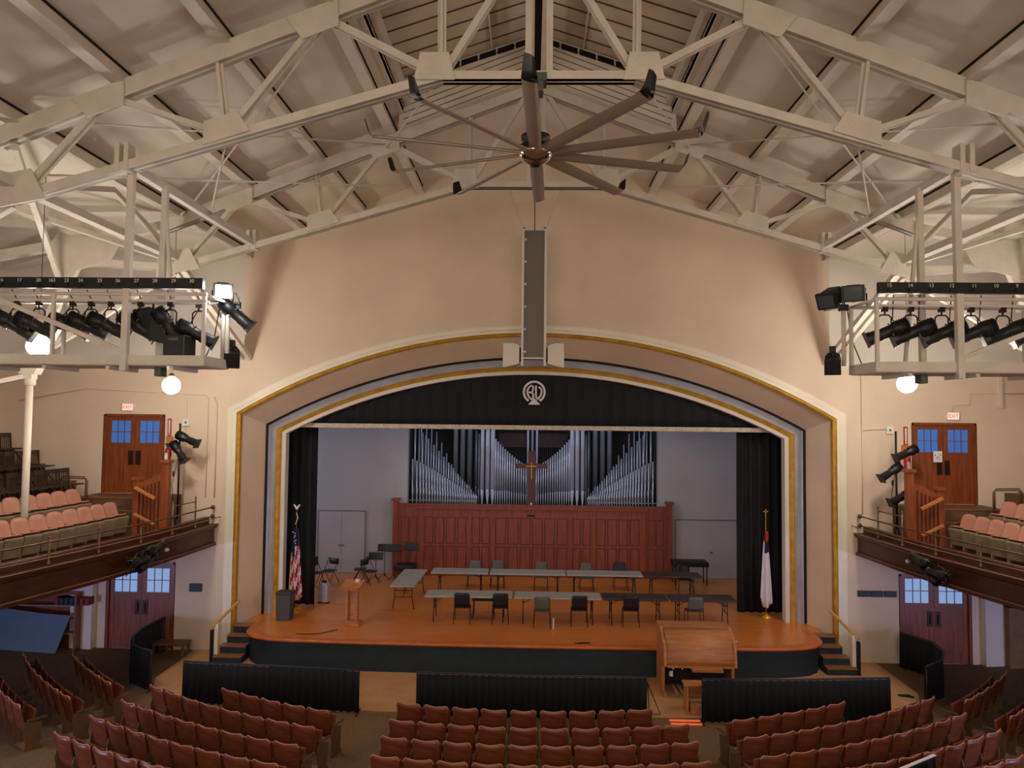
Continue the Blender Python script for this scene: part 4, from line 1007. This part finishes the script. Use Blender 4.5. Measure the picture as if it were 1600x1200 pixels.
for s in (-1,1):
    sd='left' if s<0 else 'right'
    # fascia
    m=MB(); prof=[(0,2.86),(.05,2.88),(.05,2.96),(0,2.98),(0,3.33),(.06,3.37),(.1,3.43),(.1,3.48),(-.15,3.48),(-.15,3.64),(-.17,3.66),(-.3,3.66),(-.3,3.38),(-.3,2.86)]
    rows=[[(s*(ecurve(y)-p),y,z) for y in YS] for p,z in prof]
    o=thing('balcony','long dark walnut panelled front edge of the %s balcony'%sd,'balcony',(0,0,0)); m.grid(rows,False,True); m.build('front_panel',balcw,o)
    m=MB(); m.tube([(s*(ecurve(y)-.155),y,3.665) for y in YS],.012,6); m.tube([(s*(ecurve(y)-.1),y,3.475) for y in YS],.014,6); m.tube([(s*(ecurve(y)-.055),y,2.96) for y in YS],.012,6); m.build('moulding',seatedge if False else mat('worn_moulding',(142,92,60),.45,var=.1),o)
    # slab and tiers
    tiers=[(.15,3.40),(2.0,3.75),(3.05,4.15),(3.95,4.62),(4.85,5.08),(5.75,5.5)]
    m=MB(); m.grid([[(s*(ecurve(y)+.1),y,z) for y in YS] for z in (2.88,3.40)]+[[(s*17,y,z) for y in YS] for z in (3.40,2.88)],False,True); struct('floor_balcony',m,balcw)
    for (d0,z0) in tiers[1:]:
        ymax=18.75 if z0<4 else 20.44
        ys=[y for y in YS if y<=ymax]
        if ymax<20: ys=[18.75]+ys
        m=MB(); m.grid([[(s*(ecurve(y)+d0),y,z) for y in ys] for z in (z0-.5,z0)]+[[(s*17,y,z) for y in ys] for z in (z0,z0-.5)],False,True)
        struct('floor_tier',m,balcw if False else mat('tier_boards',(112,82,54),.6,scale=3,rgb2=(92,66,44)))
    t=thing('landing_steps','stepped wooden landing below the upper %s door'%sd,'steps',(s*11,19.9,3.4))
    for (y0,y1,z1) in ((-.5,.54,.88),(-.75,-.5,.58),(-1.0,-.75,.29)):
        m=MB(); m.box(-1.2,1.15,y0,y1,0,z1) if s>0 else m.box(-1.15,1.2,y0,y1,0,z1); m.build('step',MATS['tier_boards'],t)
        m=MB(); m.box(-1.21,1.21,y0-.02,y0+.02,z1-.03,z1+.005); m.build('nosing',MATS['worn_moulding'],t)
    # newel posts and stair enclosure
    t=thing('stair_enclosure','reddish oak stair balustrade with tall newel posts before the upper %s door'%sd,'balustrade',(s*9.55,18.7,3.41))
    for (x,y,h) in ((-.18,0,1.85),(.62,.1,1.4)):
        m=MB(); m.box(s*x-.08,s*x+.08,y-.08,y+.08,0,h); m.box(s*x-.12,s*x+.12,y-.12,y+.12,h,h+.07); m.build('newel_post',oak,t)
    m=MB(); m.prism([(s*-.1,.0),(s*.58,.0),(s*.58,1.3),(s*-.1,1.62)] if True else [],.05,.09)
    m.build('board_panel',oak,t)
    m=MB()
    for k in range(7): m.box(s*(-.06+.1*k)-.012,s*(-.06+.1*k)+.012,.02,.05,0.05,1.42-.04*k)
    m.build('baluster',MATS['oak_recess_dark'] if 'oak_recess_dark' in MATS else oakd,t)
    m=MB(); m.bar((s*.05,-.12,.95),(s*.6,-.08,1.22),.06,.07); m.build('handrail',oakl,t); m=MB(); m.bar((s*.05,-.12,.3),(s*.6,-.08,.55),.05,.06); m.build('handrail',oakl,t)
    # pipe railing
    t=thing('balcony_railing','aged brass pipe railing along the %s balcony front'%sd,'railing',(s*9,18,3.48)); Q=lambda y,z,p=0.02:(s*(ecurve(y)+p)-s*9,y-18,z-3.48)
    for z,r_ in ((3.94,.02),(3.69,.014)):
        m=MB(); m.tube([Q(y,z) for y in YS],r_,8); m.build('rail',brass,t)
    for z in (3.94,3.69):
        m=MB(); c=Q(20.35,z); m.lathe([(.01,-.06),(.05,-.04),(.05,.04),(.01,.06)],10,c); m.build('end_knob',brass,t)
    for y in (19.4,18.3,17.05,15.75,14.5,13.3,12.1,10.8,9.5):
        h=4.28 if y>18 else 4.0
        m=MB(); a=Q(y,3.48);b=Q(y,h); m.tube([a,(a[0],a[1],a[2]+.05),(a[0],a[1],a[2]+.09),b],[.045,.045,.022,.022],8); m.lathe([(.01,-.03),(.034,0),(.01,.035)],8,(b[0],b[1],b[2]+.02)); m.build('post',brass,t)
    m=MB(); m.tube([Q(19.4,4.2),Q(18.3,4.2)],.016,8); m.build('rail',brass,t)
    # bent handrails by the landing
    for j,(dx,y) in enumerate(((2.25,18.9),(2.6,19.4))):
        t=thing('bent_handrail','hooped brass handrail %s the balcony landing on the %s'%('before' if j==0 else 'beside',sd),'handrail',(s*(9.3+dx),y,3.75))
        m=MB(); m.tube([(0,0,0.0 if j==0 else .4),(0,0,1.0),(s*.05,0,1.06),(s*.55,-.1,1.08),(s*.62,-.1,1.0),(s*.62,-.1,.0)],.018,8); m.build('pipe',brass,t)
    # pink seats
    for row,(x0,yt,n,z) in enumerate(((10.6,18.6,11,3.4),(11.38,18.3,9,3.75))):
        for k in range(n):
            y=yt-.49*k; x=x0+(ecurve(y)-ecurve(18.5))*.7
            copy_thing(PS,(s*x,y,z),s*R(107),'pink-backed balcony seat, %s from the landing, %s row, %s balcony'%(ORD[k],'front' if row==0 else 'second',sd),'pink seats of the %s balcony'%sd,scale=(.92,1.0,1.02))
    for row,(x0,yt,n,z) in enumerate(((12.5,19.75,11,4.15),(13.42,19.9,9,4.62),(14.35,20.0,7,5.08))):
        for k in range(n):
            y=yt-.46*k; x=x0+(ecurve(y)-ecurve(19.5))*.8
            if s>0 and y>17.6: continue
            copy_thing(DC,(s*x,y,z),(R(90) if s>0 else -R(90))+R(random.uniform(-6,6)),'dark wooden folding chair, %s from the wall, dark row %d up, %s balcony'%(ORD[k],row+1,sd),'dark folding chairs of the %s balcony'%sd)
    # lamp tree
    t=thing('lamp_tree','black pole carrying %s spotlights behind the %s balcony rail'%('two' if s<0 else 'three',sd),'light stand',(s*9.5,19.6,3.41))
    m=MB(); m.tube([(0,0,0),(0,0,2.85)],.028,8); m.build('pole',black,t)
    m=MB(); m.lathe([(.2,0),(.2,.03),(.06,.08),(.05,.3)],14); m.build('base',black,t)
    m=MB(); m.tube([(-.05,-.03,.2),(-.15,-.05,1.2),(-.02,-.03,1.9)],.009,5); m.lathe([(.01,-.08),(.03,-.04),(.03,.04),(.01,.08)],8,(-.12,-.05,1.5)); m.build('cable',black,t)
    # spotlights clipped to the balcony front
    t=thing('balcony_light_cluster','tangle of dark spotlights and cables hung on the %s balcony front'%sd,'spotlight cluster',(s*8.95,16.6,3.2))
    m=MB()
    for (dy,dz,a) in ((.6,.18,.1),(-.1,.0,-.05),(.25,-.12,.2)):
        m.M=Matrix.Translation((-s*.12,dy,dz))@Matrix.Rotation(a,4,'X'); m.lathe([(.05,-.4),(.1,-.36),(.1,-.1),(.075,-.06),(.085,.2),(.1,.3)],12,axis='Y')
    m.M=Matrix.Identity(4); m.build('lamp_body',black,t)
    m=MB(); rr=random.Random(4+s)
    for k in range(6): 
        p=[( -s*(.05+.15*rr.random()),-.7+.32*j+.1*rr.random(),-.25+.5*rr.random()) for j in range(6)]; m.tube(p,.012,5)
    m.build('cable',black,t)
    t=thing('small_white_lamp','tiny round white lamp on the %s balcony front'%sd,'lamp',(s*(ecurve(18.0)-.03),18.0,3.18))
    m=MB(); m.lathe([(.0,-.05),(.05,-.03),(.06,0),(.05,.03),(.0,.05)],12); m.build('bulb',paper,t)
hang_light(-9.22,19.5,5.95,(.85,-.1,-.35),'black spotlight, upper one on the left balcony pole','balcony pole spotlights',drop=.12,yokeup=False,cable=False)
hang_light(-9.45,19.5,5.6,(.55,-.1,-.7),'black spotlight, lower one on the left balcony pole','balcony pole spotlights',drop=.12,yokeup=False,cable=False)
hang_light(9.68,19.5,5.8,(-.85,-.1,-.4),'black spotlight, topmost on the right balcony pole','balcony pole spotlights',drop=.12,yokeup=False,cable=False)
hang_light(9.28,19.5,5.3,(-.8,-.1,-.5),'black spotlight, middle one on the right balcony pole','balcony pole spotlights',drop=.12,yokeup=False,cable=False)
hang_light(9.5,19.45,4.65,(-.85,-.1,-.4),'black spotlight, lowest on the right balcony pole','balcony pole spotlights',drop=.12,yokeup=False,cable=False)

# ------------------------------------------------------------------ wall fittings
def exit_sign(x,z,label):
    t=thing('exit_sign',label,'exit sign',(x,20.42,z))
    m=MB(); m.box(-.16,.16,-.06,.03,-.1,.1); m.build('housing',paper,t)
    m=MB(); m.box(-.145,.145,-.066,-.06,-.085,.085); m.build('face',exitm,t)
    text('EXIT',.13,exitred,t,(0,-.069,0))
exit_sign(-11.38,6.69,'pink lit exit sign above the upper left door'); exit_sign(11.43,6.68,'pale lit exit sign above the upper right door')
for s,x,z in ((-1,-10.2,6.12),(1,10.17,6.12)):
    sd='left' if s<0 else 'right'
    t=thing('wall_sign_strip','narrow red and white fire sign beside the upper %s door'%sd,'sign',(x,20.43,z))
    m=MB(); m.box(-.05,.05,-.012,.015,-.26,.26); m.build('plate',red,t)
    m=MB(); m.box(-.022,.022,-.016,-.012,-.14,.22); m.prism([(-.035,-.16),(.035,-.16),(0,-.22)],-.016,-.012); m.build('arrow',paper,t)
    t=thing('fire_extinguisher','red fire extinguisher on the wall beside the upper %s door'%sd,'fire extinguisher',(x-.02*s,20.33,5.33))
    m=MB(); m.lathe([(.02,-.2),(.075,-.19),(.08,-.1),(.08,.15),(.06,.22),(.02,.26)],16); m.build('cylinder',red,t)
    m=MB(); m.box(-.04,.04,-.085,-.078,-.08,.1); m.build('label',paper,t)
    m=MB(); m.lathe([(.02,.25),(.035,.27),(.03,.32)],10); m.box(-.07,.03,-.015,.015,.32,.36); m.tube([(.03,0,.3),(.09,0,.24),(.09,0,.0)],.012,6); m.build('valve_and_hose',black,t)
    m=MB(); m.box(-.1,.1,.085,.11,.3,.55); m.build('tag_board',mat('amber_tag',(196,120,50),.6),t)
    m=MB(); m.box(-.08,.1,.06,.11,-.34,-.2); m.build('wall_box',paper,t)
    t=thing('wall_switch_box','small white box on the wall near the %s light pole'%sd,'switch box',(s*9.72,20.41,6.28))
    m=MB(); m.box(-.09,.09,-.05,.04,-.1,.1); m.build('box',paper,t)
    m=MB(); m.box(-.02,.03,-.06,-.05,-.03,.03); m.build('indicator',mat('green_dot',(50,110,70),.5),t)
t=thing('door_notice','white paper notice taped to the upper right door','notice',(11.06,20.49,5.57))
m=MB(); m.box(-.12,.12,-.004,.0,-.15,.15); m.build('sheet',paper,t)
m=MB(); m.box(-.09,-.05,-.006,-.004,.03,.06); m.box(.05,.09,-.006,-.004,.03,.06)
for k in range(3): m.box(-.06,.06,-.006,-.004,-.03*k-.01,-.03*k)
m.build('printed_lines',mat('faint_ink',(120,110,130),.8),t)
t=thing('black_wall_plaque','small black plaque on the pale wall left of the stage steps','plaque',(-9.32,20.43,1.71))
m=MB(); m.box(-.17,.17,-.03,.02,-.11,.11); m.build('plate',black,t)
m=MB(); m.box(-.13,.13,-.035,-.03,-.07,.07); m.build('inner_panel',mat('plaque_grey',(40,38,38),.5),t)
for k,x in enumerate((8.99,9.34,9.7)):
    t=thing('black_wall_plaque','small black plaque right of the stage, %s of three'%ORD[k],'plaque',(x,20.43,1.85))
    m=MB(); m.box(-.16,.16,-.03,.02,-.08,.08); m.build('plate',black,t)
    m=MB(); m.box(-.13,.13,-.034,-.03,-.05,.05); m.build('inner_panel',MATS['plaque_grey'],t)
def conduit(pts,label):
    m=MB(); m.tube([(x,20.42,z) for x,z in pts],.016,6); tag(m.build('wall_conduit',tan),label,'conduit')
conduit([(-14.5,6.85),(-12.6,7.2),(-9.2,7.05),(-9.12,6.95),(-9.12,4.2)],'thin painted conduit across the wall above the upper left door')
conduit([(-8.95,7.0),(-8.87,6.8),(-8.87,4.2)],'thin painted conduit down the wall left of the stage arch')
conduit([(-9.72,6.9),(-9.75,4.0)],'thin painted conduit behind the left light pole')
conduit([(8.98,8.0),(9.0,5.2),(8.98,4.0)],'thin painted conduit down the wall right of the stage arch')
conduit([(9.62,6.3),(9.05,6.28),(8.98,6.2)],'short painted conduit to the white box by the right light pole')
conduit([(11.43,6.8),(11.45,6.98),(11.9,7.0),(11.92,7.3),(13.5,7.32)],'bent painted conduit above the right exit sign')
t=thing('wall_duct','short pale vertical duct high on the right wall','duct',(12.7,20.4,6.95))
m=MB(); m.box(-.05,.05,-.06,.04,0,.9); m.box(-.08,.08,-.08,.04,-.03,.0); m.build('duct',tan,t)
# bookcases, board, bench under the balconies
t=thing('bookcase','low wooden bookcase with shelves under the left balcony','bookcase',(-13.6,20.2,0))
m=MB(); m.box(1.14,1.2,-.2,.2,0,1.6); m.box(-1.2,1.14,-.2,.2,1.55,1.6); m.box(-1.2,1.14,.17,.2,0,1.55); m.box(-1.2,1.2,-.2,.2,0,.05); m.build('case',oak,t)
for z in (.5,.88,1.25):
    m=MB(); m.box(-1.2,1.14,-.18,.17,z-.012,z+.012); m.build('shelf',mat('pale_shelf_edge',(150,140,130),.6),t)
for k in range(7):
    x=-13.1+.12+.14*k; m=MB(); m.box(x-13.6*0-.055,x+.055,20.03,20.3,1.265,1.265+.2); tag(m.build('bound_book',bookr if k in(0,5,6) else bookb),'%s bound book on the top shelf under the left balcony'%('red' if k in (0,5,6) else 'navy'),'book','red books on the top shelf' if k in (0,5,6) else 'navy books on the top shelf')
m=MB(); m.M=Matrix.Translation((-13.9,19.75,0))@Matrix.Rotation(R(-12),4,'X'); m.prism([(-1.9,.22),(1.12,.02),(1.38,1.03),(.55,1.08),(-.5,1.2),(-1.9,1.0)],-.02,.02)
tag(m.build('leaning_board',bluebd),'large pale blue board leaning against the bookcase under the left balcony','board')
t=thing('bookcase','wooden bookcase with dark shelves at the right edge, under the balcony','bookcase',(13.6,20.15,0))
m=MB(); m.box(-.98,-.6,-.1,.25,0,1.68); m.box(-.98,1.2,-.1,.25,1.62,1.68); m.box(-.6,1.2,-.1,.25,0,.5); m.box(-.6,1.2,.2,.25,.5,1.62); m.build('case',mat('tan_bookcase',(128,92,52),.5,var=.1),t)
for z in (.5,.86,1.22):
    m=MB(); m.box(-.6,1.2,-.1,.2,z,z+.03); m.build('shelf',MATS['pale_shelf_edge'],t)
for r_ in range(3):
    for k in range(7):
        m=MB(); m.box(13.04+.17*k,13.19+.17*k,20.1,20.3,.535+.36*r_,.80+.36*r_); tag(m.build('box_file',bookb),'dark box file on the %s shelf of the right bookcase'%['bottom','middle','top'][r_],'box file','box files on the %s shelf'%['bottom','middle','top'][r_])
t=thing('wooden_bench','low olive brown bench by the curved navy drape, left','bench',(-9.75,20.0,0),R(0))
m=MB(); m.box(-.45,.45,-.22,.2,.3,.36); m.build('seat',mat('olive_wood',(112,86,52),.5,var=.1),t)
for a,b in ((-.4,-.18),(.4,-.18),(.4,.16),(-.4,.16)):
    m=MB(); m.box(a-.03,a+.03,b-.03,b+.03,0,.3); m.build('leg',MATS['olive_wood'],t)
m=MB(); m.tube([(8.72,18.0,.03),(9.0,17.9,.03),(8.95,18.05,.03),(8.7,18.03,.03)],.02,6); tag(m.build('floor_hose',black),'short dark cable loop on the pale floor right of the stage','cable')

# ------------------------------------------------------------------ lights and camera
def area(name,loc,rot,sx,sy,e,c):
    L=bpy.data.lights.new(name,'AREA'); L.shape='RECTANGLE'; L.size=sx; L.size_y=sy; L.energy=e; L.color=c
    o=bpy.data.objects.new(name,L); COL.objects.link(o); o.location=loc; o.rotation_euler=rot; return o
# cool fill lamps added in the unseen wings, and daylight from under the balconies
area('wing_cool_fill',(-11.8,24.5,4.5),(0,R(-90),0),4,3,120,(.66,.76,1.0))
area('wing_cool_fill',(11.8,24.5,4.5),(0,R(90),0),4,3,50,(.66,.76,1.0))
area('organ_fill_light',(0,23.6,8.3),tuple(Vector((0,4.4,-3.4)).to_track_quat('-Z','Y').to_euler()),7,.5,110,(.74,.82,1.0))  # unseen fill lamp added above the stage to brighten the organ pipes
# warm fill lamp added behind the camera; side windows under the balconies
area('rear_fill_light',(0,-4.8,8),(R(90),0,0),14,3,600,(1.0,.86,.70))
for s in (-1,1): area('side_window_daylight',(s*15,9,1.3),tuple(Vector((-s*6.2,11.4,1.3)).to_track_quat('-Z','Y').to_euler()),1.6,1.0,300,(.5,.52,1.0))
L=bpy.data.lights.new('flood_spill','POINT'); L.energy=22; L.color=(.9,.96,1.0); L.shadow_soft_size=.06
o=bpy.data.objects.new('flood_spill',L); COL.objects.link(o); o.location=(-4.98,11.68,8.4)
L=bpy.data.lights.new('flood_beam','SPOT'); L.energy=160; L.color=(.86,.94,1.0); L.spot_size=R(95); L.spot_blend=.6; L.shadow_soft_size=.08
o=bpy.data.objects.new('flood_beam',L); COL.objects.link(o); o.location=(-5.0,11.7,8.5); o.rotation_euler=Vector((.35,-.8,-.35)).to_track_quat('-Z','Y').to_euler()

w=bpy.data.worlds.new('World'); bpy.context.scene.world=w; w.use_nodes=True
w.node_tree.nodes['Background'].inputs[0].default_value=(.9,.8,.7,1); w.node_tree.nodes['Background'].inputs[1].default_value=.05
for r_ in (SPOT,CB,CG,FC,TS,DC,PS):
    for c in list(r_.children_recursive): bpy.data.objects.remove(c)
    bpy.data.objects.remove(r_)
cam=bpy.data.cameras.new('Camera'); co=bpy.data.objects.new('Camera',cam); COL.objects.link(co)
cam.sensor_width=36; cam.sensor_fit='HORIZONTAL'; cam.lens=36*1150/1600; cam.clip_end=200; cam.clip_start=.05
yaw,pitch,roll=R(1.5),R(2.706),R(.621)
fw=Vector((-math.sin(yaw)*math.cos(pitch),math.cos(yaw)*math.cos(pitch),math.sin(pitch)))
rt=Vector((math.cos(yaw),math.sin(yaw),0)); up=rt.cross(fw)
r2=math.cos(roll)*rt+math.sin(roll)*up; u2=-math.sin(roll)*rt+math.cos(roll)*up
M=Matrix((r2,u2,-fw)).transposed().to_4x4(); M.translation=Vector((-.07,0,6.48)); co.matrix_world=M
sc=bpy.context.scene; sc.camera=co
sc.view_settings.view_transform='Standard'; sc.view_settings.look='None'; sc.view_settings.gamma=1; sc.view_settings.use_curve_mapping=False
sc.view_settings.exposure=0.0
